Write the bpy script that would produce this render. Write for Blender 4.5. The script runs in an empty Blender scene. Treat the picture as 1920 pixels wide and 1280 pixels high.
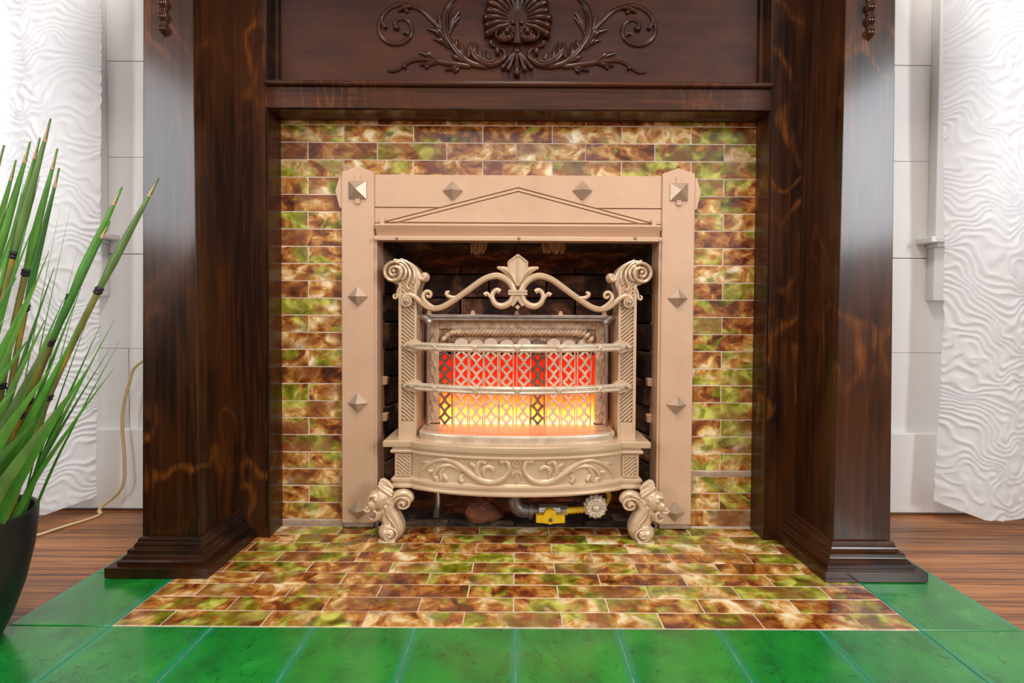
import bpy, bmesh, math, random
import numpy as np
from mathutils import Vector, Matrix

random.seed(7)
R = math.radians
PI = math.pi
scene = bpy.context.scene
col = scene.collection

# ------------------------------------------------------------------ camera
F_PX = 925.0                       # focal length in pixels of the 1920x1280 frame
PPX, PPY = 970.3, 612.0            # principal point
CAM_LOC = Vector((0.0, -1.101, 0.473))
CAM_ROT = Matrix.Rotation(R(90 - 1.18), 4, 'X') @ Matrix.Rotation(0.0055, 4, 'Z')
cd = bpy.data.cameras.new('camera')
cd.sensor_fit = 'HORIZONTAL'
cd.sensor_width = 36.0
cd.lens = 36.0 * F_PX / 1920.0
cd.shift_x = -(PPX - 960.0) / 1920.0
cd.shift_y = (PPY - 640.0) / 1920.0
cd.clip_start = 0.02
cam = bpy.data.objects.new('camera', cd)
cam.matrix_world = Matrix.Translation(CAM_LOC) @ CAM_ROT
col.objects.link(cam)
scene.camera = cam

# ------------------------------------------------------------------ view + world
vs = scene.view_settings
vs.view_transform = 'Standard'
vs.look = 'None'
vs.gamma = 1.0
vs.use_curve_mapping = False
vs.exposure = -1.2
world = bpy.data.worlds.new('world')
scene.world = world
world.use_nodes = True
wb = world.node_tree.nodes['Background']
wb.inputs[0].default_value = (0.85, 0.92, 1.0, 1)
wb.inputs[1].default_value = 1.0

# ------------------------------------------------------------------ daylight at the room's windows, plus an added overhead fill
def window_light(name, loc, direction, w, h, power, color):
    ld = bpy.data.lights.new(name, 'AREA')
    ld.shape = 'RECTANGLE'
    ld.size = w
    ld.size_y = h
    ld.energy = power
    ld.color = color
    o = bpy.data.objects.new(name, ld)
    o.location = loc
    o.rotation_euler = Vector(direction).to_track_quat('-Z', 'Y').to_euler()
    col.objects.link(o)
    return o

DAY = (0.90, 0.95, 1.0)
WARM = (1.0, 0.93, 0.84)
ROOM_X, ROOM_BACK, ROOM_H = 2.3, -3.6, 2.6
window_light('daylight_side_window_west', (-ROOM_X - 0.06, -2.60, 1.50), (1, 0, 0), 1.0, 1.1, 125, DAY)
window_light('daylight_side_window_east', (ROOM_X + 0.06, -2.60, 1.50), (-1, 0, 0), 1.0, 1.1, 210, DAY)
window_light('daylight_rear_window', (0.0, ROOM_BACK - 0.16, 1.50), (0, 1, 0), 1.7, 1.5, 22, DAY)
window_light('daylight_curtained_window_west', (-1.44, 0.30, 1.28), (0, -1, 0), 0.66, 1.2, 16, DAY)
window_light('daylight_curtained_window_east', (1.44, 0.30, 1.28), (0, -1, 0), 0.66, 1.2, 16, DAY)
window_light('added_overhead_fill', (0.0, -0.95, ROOM_H - 0.09), (0, 0, -1), 0.5, 0.5, 90, WARM)  # added unseen lamp, brightens the hearth and floor from above


def at(px, py, Y):
    """World point on the plane y=Y that the photograph shows at pixel px,py."""
    d = Vector(((px - PPX) / F_PX, -(py - PPY) / F_PX, -1.0))
    d = CAM_ROT.to_3x3() @ d
    t = (Y - CAM_LOC.y) / d.y
    return CAM_LOC + d * t


# ------------------------------------------------------------------ node helpers
def new_mat(name):
    m = bpy.data.materials.new(name)
    m.use_nodes = True
    nt = m.node_tree
    b = nt.nodes['Principled BSDF']
    return m, nt, b


def N(nt, t, **kw):
    n = nt.nodes.new(t)
    for k, v in kw.items():
        setattr(n, k, v)
    return n


def inp(n, **kw):
    for k, v in kw.items():
        n.inputs[k.replace('_', ' ')].default_value = v
    return n


def ramp(nt, stops, interp='LINEAR'):
    n = nt.nodes.new('ShaderNodeValToRGB')
    n.color_ramp.interpolation = interp
    e = n.color_ramp.elements
    while len(e) < len(stops):
        e.new(0.5)
    for i, (p, c) in enumerate(stops):
        e[i].position = p
        e[i].color = (c[0], c[1], c[2], 1) if len(c) == 3 else c
    return n


def coords(nt, scale=(1, 1, 1), rnd=0.0, kind='Object', rot=(0, 0, 0)):
    tc = N(nt, 'ShaderNodeTexCoord')
    mp = N(nt, 'ShaderNodeMapping')
    mp.inputs['Scale'].default_value = scale
    mp.inputs['Rotation'].default_value = rot
    nt.links.new(tc.outputs[kind], mp.inputs['Vector'])
    if rnd:
        oi = N(nt, 'ShaderNodeObjectInfo')
        mul = N(nt, 'ShaderNodeMath', operation='MULTIPLY')
        mul.inputs[1].default_value = rnd
        nt.links.new(oi.outputs['Random'], mul.inputs[0])
        cmb = N(nt, 'ShaderNodeCombineXYZ')
        for k in range(3):
            nt.links.new(mul.outputs[0], cmb.inputs[k])
        nt.links.new(cmb.outputs[0], mp.inputs['Location'])
    return mp.outputs['Vector']


def noise(nt, vec, scale, detail=4, rough=0.55, dist=0.0):
    n = N(nt, 'ShaderNodeTexNoise')
    inp(n, Scale=scale, Detail=detail, Roughness=rough, Distortion=dist)
    nt.links.new(vec, n.inputs['Vector'])
    return n


def mixc(nt, fac, a, b, mode='MIX'):
    n = N(nt, 'ShaderNodeMix', data_type='RGBA', blend_type=mode)
    for sock, v in ((n.inputs[0], fac), (n.inputs[6], a), (n.inputs[7], b)):
        if hasattr(v, 'links') or hasattr(v, 'is_linked'):
            nt.links.new(v, sock)
        elif isinstance(v, (int, float)):
            sock.default_value = v
        else:
            sock.default_value = (v[0], v[1], v[2], 1)
    return n.outputs[2]


def bump(nt, b, height, strength=0.3, dist=0.002, target='Normal'):
    n = N(nt, 'ShaderNodeBump')
    inp(n, Strength=strength, Distance=dist)
    nt.links.new(height, n.inputs['Height'])
    nt.links.new(n.outputs[0], b.inputs[target])
    return n


M = {}


def simple(name, color, rough=0.5, metal=0.0, coat=0.0, var=0.0, vscale=30, bumpk=0.0, bscale=200):
    m, nt, b = new_mat(name)
    inp(b, Roughness=rough, Metallic=metal)
    b.inputs['Base Color'].default_value = (*color, 1)
    b.inputs['Coat Weight'].default_value = coat
    v = coords(nt)
    if var:
        n = noise(nt, v, vscale, 4)
        dk = [c * (1 - var) for c in color]
        lt = [min(1, c * (1 + var * 0.5)) for c in color]
        r = ramp(nt, [(0.3, dk), (0.7, lt)])
        nt.links.new(n.outputs['Fac'], r.inputs[0])
        nt.links.new(r.outputs[0], b.inputs['Base Color'])
    if bumpk:
        n2 = noise(nt, v, bscale, 3)
        bump(nt, b, n2.outputs['Fac'], bumpk, 0.001)
    M[name] = m
    return m


def wood(name, grain, flake=0.5, base=((0.005, 0.0018, 0.001), (0.022, 0.0065, 0.0022), (0.07, 0.020, 0.005)), rough=0.24):
    """Dark stained quarter-sawn oak; grain = mapping scale, small along the grain."""
    m, nt, b = new_mat(name)
    v = coords(nt, grain, rnd=7.0)
    n = noise(nt, v, 1.0, 6, 0.6, 0.3)
    r = ramp(nt, [(0.32, base[0]), (0.52, base[1]), (0.75, base[2])])
    nt.links.new(n.outputs['Fac'], r.inputs[0])
    big = noise(nt, coords(nt, tuple(g ** 0.5 * 1.1 for g in grain), rnd=3.0), 1.0, 2, 0.5, 1.2)
    rb = ramp(nt, [(0.40, (0, 0, 0)), (0.62, (1, 1, 1))])
    nt.links.new(big.outputs['Fac'], rb.inputs[0])
    c1 = mixc(nt, rb.outputs[0], r.outputs[0], (0.10, 0.029, 0.006), 'MIX')
    nmix = c1.node
    nmix.inputs[0].default_value = 0.3
    mulf = N(nt, 'ShaderNodeMath', operation='MULTIPLY')
    mulf.inputs[1].default_value = 0.35
    nt.links.new(rb.outputs[0], mulf.inputs[0])
    nt.links.new(mulf.outputs[0], nmix.inputs[0])
    # ray flecks: thin curved orange bands
    fl = noise(nt, coords(nt, (13, 13, 8) if grain[2] < grain[0] else (40, 9, 9), rnd=5.0), 1.0, 1.2, 0.4, 0.35)
    rf = ramp(nt, [(0.485, (0, 0, 0)), (0.53, (0.8, 0.8, 0.8)), (0.545, (1, 1, 1)), (0.60, (0, 0, 0))])
    nt.links.new(fl.outputs['Fac'], rf.inputs[0])
    gate = noise(nt, coords(nt, (3, 3, 3), rnd=9.0), 1.3, 1)
    rg = ramp(nt, [(0.45, (0, 0, 0)), (0.62, (1, 1, 1))])
    nt.links.new(gate.outputs['Fac'], rg.inputs[0])
    mm = N(nt, 'ShaderNodeMath', operation='MULTIPLY')
    nt.links.new(rf.outputs[0], mm.inputs[0])
    nt.links.new(rg.outputs[0], mm.inputs[1])
    m3 = N(nt, 'ShaderNodeMath', operation='MULTIPLY')
    m3.inputs[1].default_value = flake
    nt.links.new(mm.outputs[0], m3.inputs[0])
    spk = noise(nt, coords(nt, tuple(g * 1.3 for g in grain), rnd=2.0), 1.0, 3, 0.7)
    rsp = ramp(nt, [(0.38, (0.05, 0.05, 0.05)), (0.62, (1, 1, 1))])
    nt.links.new(spk.outputs['Fac'], rsp.inputs[0])
    m4 = N(nt, 'ShaderNodeMath', operation='MULTIPLY')
    nt.links.new(m3.outputs[0], m4.inputs[0])
    nt.links.new(rsp.outputs[0], m4.inputs[1])
    c2 = mixc(nt, m4.outputs[0], c1, (0.22, 0.066, 0.009))
    nt.links.new(c2, b.inputs['Base Color'])
    inp(b, Roughness=rough + 0.08)
    b.inputs['Specular IOR Level'].default_value = 0.22
    b.inputs['Coat Weight'].default_value = 0.3
    b.inputs['Coat Roughness'].default_value = 0.15
    bump(nt, b, n.outputs['Fac'], 0.12, 0.0008)
    M[name] = m


wood('oak_upright', (110, 110, 5), 0.8)
wood('oak_rail', (5, 110, 110), 0.45, base=((0.014, 0.004, 0.002), (0.038, 0.011, 0.005), (0.085, 0.024, 0.008)))
wood('oak_panel', (8, 60, 60), 0.0, base=((0.026, 0.0065, 0.004), (0.042, 0.010, 0.006), (0.065, 0.016, 0.008)), rough=0.3)
wood('oak_black', (20, 20, 20), 0.0, base=((0.006, 0.003, 0.0024), (0.012, 0.005, 0.0035), (0.03, 0.010, 0.005)), rough=0.16)
wood('oak_carved', (25, 25, 25), 0.0, base=((0.018, 0.005, 0.003), (0.036, 0.010, 0.005), (0.075, 0.020, 0.007)), rough=0.2)

# mottled majolica glaze, shared by wall and hearth tiles
def glaze(name):
    m, nt, b = new_mat(name)
    v = coords(nt, (1.0, 1.0, 1.25), rnd=60.0)
    warp = noise(nt, v, 16, 2, 0.5, 0.0)
    add = N(nt, 'ShaderNodeVectorMath', operation='MULTIPLY_ADD')
    add.inputs[1].default_value = (0.032, 0.032, 0.032)
    nt.links.new(warp.outputs['Color'], add.inputs[0])
    nt.links.new(v, add.inputs[2])
    n1 = noise(nt, add.outputs[0], 26, 5, 0.6, 0.45)
    r1 = ramp(nt, [(0.28, (0.045, 0.010, 0.003)), (0.40, (0.17, 0.040, 0.009)), (0.47, (0.36, 0.12, 0.022)),
                   (0.54, (0.52, 0.25, 0.055)), (0.62, (0.78, 0.54, 0.26)), (0.73, (0.93, 0.82, 0.60))])
    oi = N(nt, 'ShaderNodeObjectInfo')


    def biased(fac, mult, phase, shift):
        a1 = N(nt, 'ShaderNodeMath', operation='MULTIPLY_ADD')
        a1.inputs[1].default_value = 37.0 * (1 + phase)
        a1.inputs[2].default_value = phase
        nt.links.new(oi.outputs['Random'], a1.inputs[0])
        a2 = N(nt, 'ShaderNodeMath', operation='FRACT')
        nt.links.new(a1.outputs[0], a2.inputs[0])
        a3 = N(nt, 'ShaderNodeMath', operation='MULTIPLY_ADD')
        a3.inputs[1].default_value = mult
        nt.links.new(a2.outputs[0], a3.inputs[0])
        nt.links.new(fac, a3.inputs[2])
        a4 = N(nt, 'ShaderNodeMath', operation='SUBTRACT')
        a4.inputs[1].default_value = mult * 0.5 - shift
        nt.links.new(a3.outputs[0], a4.inputs[0])
        return a4.outputs[0]


    nt.links.new(biased(n1.outputs['Fac'], 0.13, 0.0, 0.0), r1.inputs[0])
    n2 = noise(nt, add.outputs[0], 17, 3, 0.5, 0.4)
    r2 = ramp(nt, [(0.50, (0, 0, 0)), (0.61, (0.85, 0.85, 0.85))])
    nt.links.new(biased(n2.outputs['Fac'], 0.16, 0.37, 0.0), r2.inputs[0])
    n3 = noise(nt, v, 30, 3, 0.5, 0.5)
    r3 = ramp(nt, [(0.34, (0.045, 0.065, 0.004)), (0.50, (0.22, 0.26, 0.012)), (0.64, (0.62, 0.64, 0.12))])
    nt.links.new(n3.outputs['Fac'], r3.inputs[0])
    c = mixc(nt, r2.outputs[0], r1.outputs[0], r3.outputs[0])
    n4 = noise(nt, v, 12, 2, 0.5, 0.5)
    r4 = ramp(nt, [(0.50, (0, 0, 0)), (0.66, (0.75, 0.75, 0.75))])
    nt.links.new(n4.outputs['Fac'], r4.inputs[0])
    c = mixc(nt, r4.outputs[0], c, (0.20, 0.060, 0.022))
    nt.links.new(c, b.inputs['Base Color'])
    inp(b, Roughness=0.16)
    b.inputs['Coat Weight'].default_value = 0.4
    b.inputs['Coat Roughness'].default_value = 0.06
    bump(nt, b, noise(nt, v, 25, 2).outputs['Fac'], 0.10, 0.002)
    M[name] = m


glaze('mottled_glaze')

# green glaze with bluish pooled edges, pits and crackle
m, nt, b = new_mat('green_glaze')
v = coords(nt, rnd=40.0)
tc = N(nt, 'ShaderNodeTexCoord')
n1 = noise(nt, v, 14, 5, 0.6, 0.4)
r1 = ramp(nt, [(0.28, (0.005, 0.11, 0.018)), (0.5, (0.008, 0.205, 0.027)), (0.74, (0.018, 0.30, 0.030))])
nt.links.new(n1.outputs['Fac'], r1.inputs[0])
sp = noise(nt, v, 95, 3, 0.6, 1.0)
rs = ramp(nt, [(0.60, (0, 0, 0)), (0.72, (0.7, 0.7, 0.7))])
nt.links.new(sp.outputs['Fac'], rs.inputs[0])
c = mixc(nt, rs.outputs[0], r1.outputs[0], (0.008, 0.06, 0.02))
vo = N(nt, 'ShaderNodeTexVoronoi', feature='DISTANCE_TO_EDGE')
inp(vo, Scale=9.0)
wv = noise(nt, v, 30, 3)
mad = N(nt, 'ShaderNodeVectorMath', operation='MULTIPLY_ADD')
mad.inputs[1].default_value = (0.09, 0.09, 0.09)
nt.links.new(wv.outputs['Color'], mad.inputs[0])
nt.links.new(v, mad.inputs[2])
nt.links.new(mad.outputs[0], vo.inputs['Vector'])
rc = ramp(nt, [(0.0, (0.55, 0.55, 0.55)), (0.018, (0, 0, 0))])
nt.links.new(vo.outputs['Distance'], rc.inputs[0])
gt = noise(nt, v, 7, 1)
rgt = ramp(nt, [(0.52, (0, 0, 0)), (0.62, (1, 1, 1))])
nt.links.new(gt.outputs['Fac'], rgt.inputs[0])
mu = N(nt, 'ShaderNodeMath', operation='MULTIPLY')
nt.links.new(rc.outputs[0], mu.inputs[0])
nt.links.new(rgt.outputs[0], mu.inputs[1])
c = mixc(nt, mu.outputs[0], c, (0.01, 0.05, 0.025))
sx = N(nt, 'ShaderNodeSeparateXYZ')
nt.links.new(tc.outputs['Object'], sx.inputs[0])
ab = N(nt, 'ShaderNodeMath', operation='ABSOLUTE')
nt.links.new(sx.outputs[0], ab.inputs[0])
re_ = ramp(nt, [(0.066, (0, 0, 0)), (0.073, (0.8, 0.8, 0.8))])
nt.links.new(ab.outputs[0], re_.inputs[0])
c = mixc(nt, re_.outputs[0], c, (0.004, 0.24, 0.105))
nt.links.new(c, b.inputs['Base Color'])
inp(b, Roughness=0.27)
b.inputs['Coat Weight'].default_value = 0.8
b.inputs['Coat Roughness'].default_value = 0.13
bump(nt, b, n1.outputs['Fac'], 0.15, 0.003)
M['green_glaze'] = m

# wood floor boards
m, nt, b = new_mat('floor_boards')
v = coords(nt, (2.2, 95, 95), rnd=13.0)
n1 = noise(nt, v, 1.0, 5, 0.65, 0.8)
r1 = ramp(nt, [(0.32, (0.050, 0.018, 0.007)), (0.43, (0.20, 0.075, 0.024)), (0.54, (0.38, 0.155, 0.048)), (0.75, (0.52, 0.25, 0.09))])
nt.links.new(n1.outputs['Fac'], r1.inputs[0])
n2 = noise(nt, coords(nt, (1.5, 5, 5), rnd=5.0), 1.0, 2)
r2 = ramp(nt, [(0.35, (0.75, 0.7, 0.68)), (0.65, (1.15, 1.05, 1.0))])
nt.links.new(n2.outputs['Fac'], r2.inputs[0])
c = mixc(nt, 1.0, r1.outputs[0], r2.outputs[0], 'MULTIPLY')
nt.links.new(c, b.inputs['Base Color'])
inp(b, Roughness=0.34)
b.inputs['Coat Weight'].default_value = 0.15
b.inputs['Coat Roughness'].default_value = 0.25
bump(nt, b, n1.outputs['Fac'], 0.2, 0.001)
M['floor_boards'] = m

# cream paint on cast iron
def cream(name, c0, c1, rough, metal, bk=0.25):
    m, nt, b = new_mat(name)
    v = coords(nt)
    n1 = noise(nt, v, 9, 4, 0.6)
    r1 = ramp(nt, [(0.3, c0), (0.7, c1)])
    nt.links.new(n1.outputs['Fac'], r1.inputs[0])
    st = noise(nt, v, 60, 4, 0.7, 0.5)
    rs = ramp(nt, [(0.71, (0, 0, 0)), (0.78, (0.5, 0.5, 0.5))])
    nt.links.new(st.outputs['Fac'], rs.inputs[0])
    c = mixc(nt, rs.outputs[0], r1.outputs[0], (0.22, 0.12, 0.07))
    nt.links.new(c, b.inputs['Base Color'])
    inp(b, Roughness=rough, Metallic=metal)
    bump(nt, b, noise(nt, v, 150, 3).outputs['Fac'], bk, 0.0008)
    M[name] = m


cream('cream_iron', (0.545, 0.345, 0.22), (0.62, 0.405, 0.265), 0.42, 0.10)
cream('cream_cast', (0.56, 0.39, 0.245), (0.66, 0.475, 0.31), 0.34, 0.25, 0.1)
cream('pewter_stud', (0.44, 0.31, 0.22), (0.50, 0.36, 0.26), 0.34, 0.3, 0.15)
simple('silver_cast', (0.70, 0.57, 0.43), 0.3, 0.35, var=0.2, vscale=60)
simple('steel_bar', (0.42, 0.36, 0.31), 0.33, 0.8, var=0.3, vscale=40)
simple('screw_metal', (0.35, 0.27, 0.2), 0.35, 0.8)
simple('mortar', (0.42, 0.29, 0.21), 0.9, var=0.35, vscale=60, bumpk=0.4)
simple('grout', (0.74, 0.60, 0.46), 0.85, var=0.25, vscale=50)
simple('green_grout', (0.16, 0.30, 0.20), 0.8, var=0.4, vscale=50)
simple('white_paint', (0.80, 0.79, 0.78), 0.42, var=0.04, vscale=5, bumpk=0.12, bscale=60)
simple('wall_paint', (0.42, 0.37, 0.31), 0.7)
simple('ceiling_paint', (0.5, 0.47, 0.43), 0.8)
simple('gap_black', (0.02, 0.015, 0.012), 0.9)
simple('pot_black', (0.012, 0.013, 0.016), 0.42, var=0.2, vscale=20)
simple('soil', (0.10, 0.08, 0.07), 0.95, var=0.4, vscale=90)
simple('cord_cream', (0.66, 0.50, 0.28), 0.45)
simple('rug_room', (0.20, 0.12, 0.07), 0.8)
simple('iron_pipe', (0.22, 0.17, 0.14), 0.45, 0.7, var=0.4, vscale=70)
simple('yellow_paint', (0.85, 0.50, 0.01), 0.35, var=0.15, vscale=40)
simple('print_dark', (0.10, 0.06, 0.02), 0.6)
simple('rock', (0.20, 0.06, 0.025), 0.85, var=0.45, vscale=25, bumpk=0.5, bscale=60)
simple('wool', (0.42, 0.24, 0.11), 0.95, var=0.4, vscale=90)
simple('stem_dark', (0.012, 0.012, 0.018), 0.5)
simple('tip_tan', (0.55, 0.36, 0.2), 0.6)
simple('radiant_clay', (0.74, 0.55, 0.42), 0.65, var=0.25, vscale=90, bumpk=0.2, bscale=300)
simple('radiant_sooty', (0.20, 0.13, 0.09), 0.7, var=0.5, vscale=80)
simple('fireclay', (0.62, 0.42, 0.27), 0.75, var=0.45, vscale=70, bumpk=0.4, bscale=250)

# sooty firebrick
m, nt, b = new_mat('sooty_brick')
v = coords(nt, rnd=20.0)
n1 = noise(nt, v, 13, 6, 0.68, 0.5)
r1 = ramp(nt, [(0.36, (0.008, 0.006, 0.005)), (0.50, (0.040, 0.024, 0.015)), (0.60, (0.15, 0.085, 0.045)), (0.75, (0.36, 0.22, 0.12))])
nt.links.new(n1.outputs['Fac'], r1.inputs[0])
nt.links.new(r1.outputs[0], b.inputs['Base Color'])
inp(b, Roughness=0.85)
bump(nt, b, n1.outputs['Fac'], 0.6, 0.004)
M['sooty_brick'] = m

# grass blades: green with olive variation per blade
m, nt, b = new_mat('blade_green')
oi = N(nt, 'ShaderNodeObjectInfo')
r1 = ramp(nt, [(0.0, (0.035, 0.15, 0.022)), (0.5, (0.075, 0.27, 0.03)), (0.8, (0.12, 0.33, 0.045)), (1.0, (0.11, 0.17, 0.06))])
nt.links.new(oi.outputs['Random'], r1.inputs[0])
nn = noise(nt, coords(nt, (60, 60, 6)), 1.0, 3)
r2 = ramp(nt, [(0.3, (0.7, 0.7, 0.7)), (0.7, (1.2, 1.2, 1.1))])
nt.links.new(nn.outputs['Fac'], r2.inputs[0])
c = mixc(nt, 1.0, r1.outputs[0], r2.outputs[0], 'MULTIPLY')
nt.links.new(c, b.inputs['Base Color'])
inp(b, Roughness=0.42)
M['blade_green'] = m
m, nt, b = new_mat('cane_olive')
nn = noise(nt, coords(nt, (40, 40, 9), rnd=9.0), 1.0, 3)
r1 = ramp(nt, [(0.3, (0.10, 0.13, 0.03)), (0.52, (0.24, 0.22, 0.05)), (0.66, (0.42, 0.27, 0.03)), (0.8, (0.20, 0.10, 0.06))])
nt.links.new(nn.outputs['Fac'], r1.inputs[0])
nt.links.new(r1.outputs[0], b.inputs['Base Color'])
inp(b, Roughness=0.45)
M['cane_olive'] = m

# embossed curtain cloth that lets daylight through
m, nt, b = new_mat('curtain_cloth')
inp(b, Roughness=0.75)
b.inputs['Base Color'].default_value = (0.88, 0.875, 0.885, 1)
tr = N(nt, 'ShaderNodeBsdfTranslucent')
tr.inputs[0].default_value = (0.92, 0.93, 0.95, 1)
mx = N(nt, 'ShaderNodeMixShader')
mx.inputs[0].default_value = 0.42
nt.links.new(b.outputs[0], mx.inputs[1])
nt.links.new(tr.outputs[0], mx.inputs[2])
nt.links.new(mx.outputs[0], nt.nodes['Material Output'].inputs['Surface'])
M['curtain_cloth'] = m

# thin window glass
m, nt, b = new_mat('window_glass')
tp = N(nt, 'ShaderNodeBsdfTransparent')
gl = N(nt, 'ShaderNodeBsdfGlossy')
gl.inputs['Roughness'].default_value = 0.02
mx = N(nt, 'ShaderNodeMixShader')
mx.inputs[0].default_value = 0.06
nt.links.new(tp.outputs[0], mx.inputs[1])
nt.links.new(gl.outputs[0], mx.inputs[2])
nt.links.new(mx.outputs[0], nt.nodes['Material Output'].inputs['Surface'])
M['window_glass'] = m

# burning gas behind the radiants: hottest at the burner, red at the top
m, nt, b = new_mat('gas_fire')
tc = N(nt, 'ShaderNodeTexCoord')
sx = N(nt, 'ShaderNodeSeparateXYZ')
nt.links.new(tc.outputs['Object'], sx.inputs[0])
mr = N(nt, 'ShaderNodeMapRange')
mr.inputs[1].default_value = 0.0
mr.inputs[2].default_value = 0.19
nt.links.new(sx.outputs[2], mr.inputs[0])
nz = noise(nt, coords(nt, (28, 1, 9)), 1.0, 2)
ad = N(nt, 'ShaderNodeMath', operation='MULTIPLY_ADD')
ad.inputs[1].default_value = 0.24
nt.links.new(nz.outputs['Fac'], ad.inputs[0])
nt.links.new(mr.outputs[0], ad.inputs[2])
sb = N(nt, 'ShaderNodeMath', operation='SUBTRACT')
sb.inputs[1].default_value = 0.12
nt.links.new(ad.outputs[0], sb.inputs[0])
rr = ramp(nt, [(0.0, (1.0, 0.40, 0.10)), (0.15, (1.0, 0.25, 0.03)), (0.30, (1.0, 0.13, 0.010)), (0.45, (1.0, 0.05, 0.004)), (0.60, (1.0, 0.022, 0.004)), (1.0, (1.0, 0.022, 0.005))])
nt.links.new(sb.outputs[0], rr.inputs[0])
rs = ramp(nt, [(0.0, (1, 1, 1)), (0.15, (0.62, 0.62, 0.62)), (0.30, (0.42, 0.42, 0.42)), (0.45, (0.24, 0.24, 0.24)), (0.60, (0.12, 0.12, 0.12)), (1.0, (0.075, 0.075, 0.075))])
nt.links.new(sb.outputs[0], rs.inputs[0])
ms = N(nt, 'ShaderNodeMath', operation='MULTIPLY')
ms.inputs[1].default_value = 25.0
nt.links.new(rs.outputs[0], ms.inputs[0])
nt.links.new(rr.outputs[0], b.inputs['Emission Color'])
nt.links.new(ms.outputs[0], b.inputs['Emission Strength'])
b.inputs['Base Color'].default_value = (0.02, 0.004, 0.002, 1)
b.inputs['Specular IOR Level'].default_value = 0.0
M['gas_fire'] = m

# ------------------------------------------------------------------ mesh helpers
def catmull(pts, n=6, closed=False):
    P = [Vector(p) for p in pts]
    out = []
    L = len(P)
    segs = L if closed else L - 1
    for i in range(segs):
        if closed:
            p0, p1, p2, p3 = P[(i - 1) % L], P[i], P[(i + 1) % L], P[(i + 2) % L]
        else:
            p1, p2 = P[i], P[i + 1]
            p0 = P[i - 1] if i > 0 else p1 * 2 - p2
            p3 = P[i + 2] if i + 2 < L else p2 * 2 - p1
        for k in range(n):
            t = k / n
            out.append(0.5 * ((2 * p1) + (p2 - p0) * t + (2 * p0 - 5 * p1 + 4 * p2 - p3) * t * t + (3 * p1 - p0 - 3 * p2 + p3) * t ** 3))
    if not closed:
        out.append(P[-1].copy())
    return out


def lerp_list(vals, n):
    return [float(np.interp(i / (n - 1) * (len(vals) - 1), range(len(vals)), vals)) for i in range(n)]


ORG = {}


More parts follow.
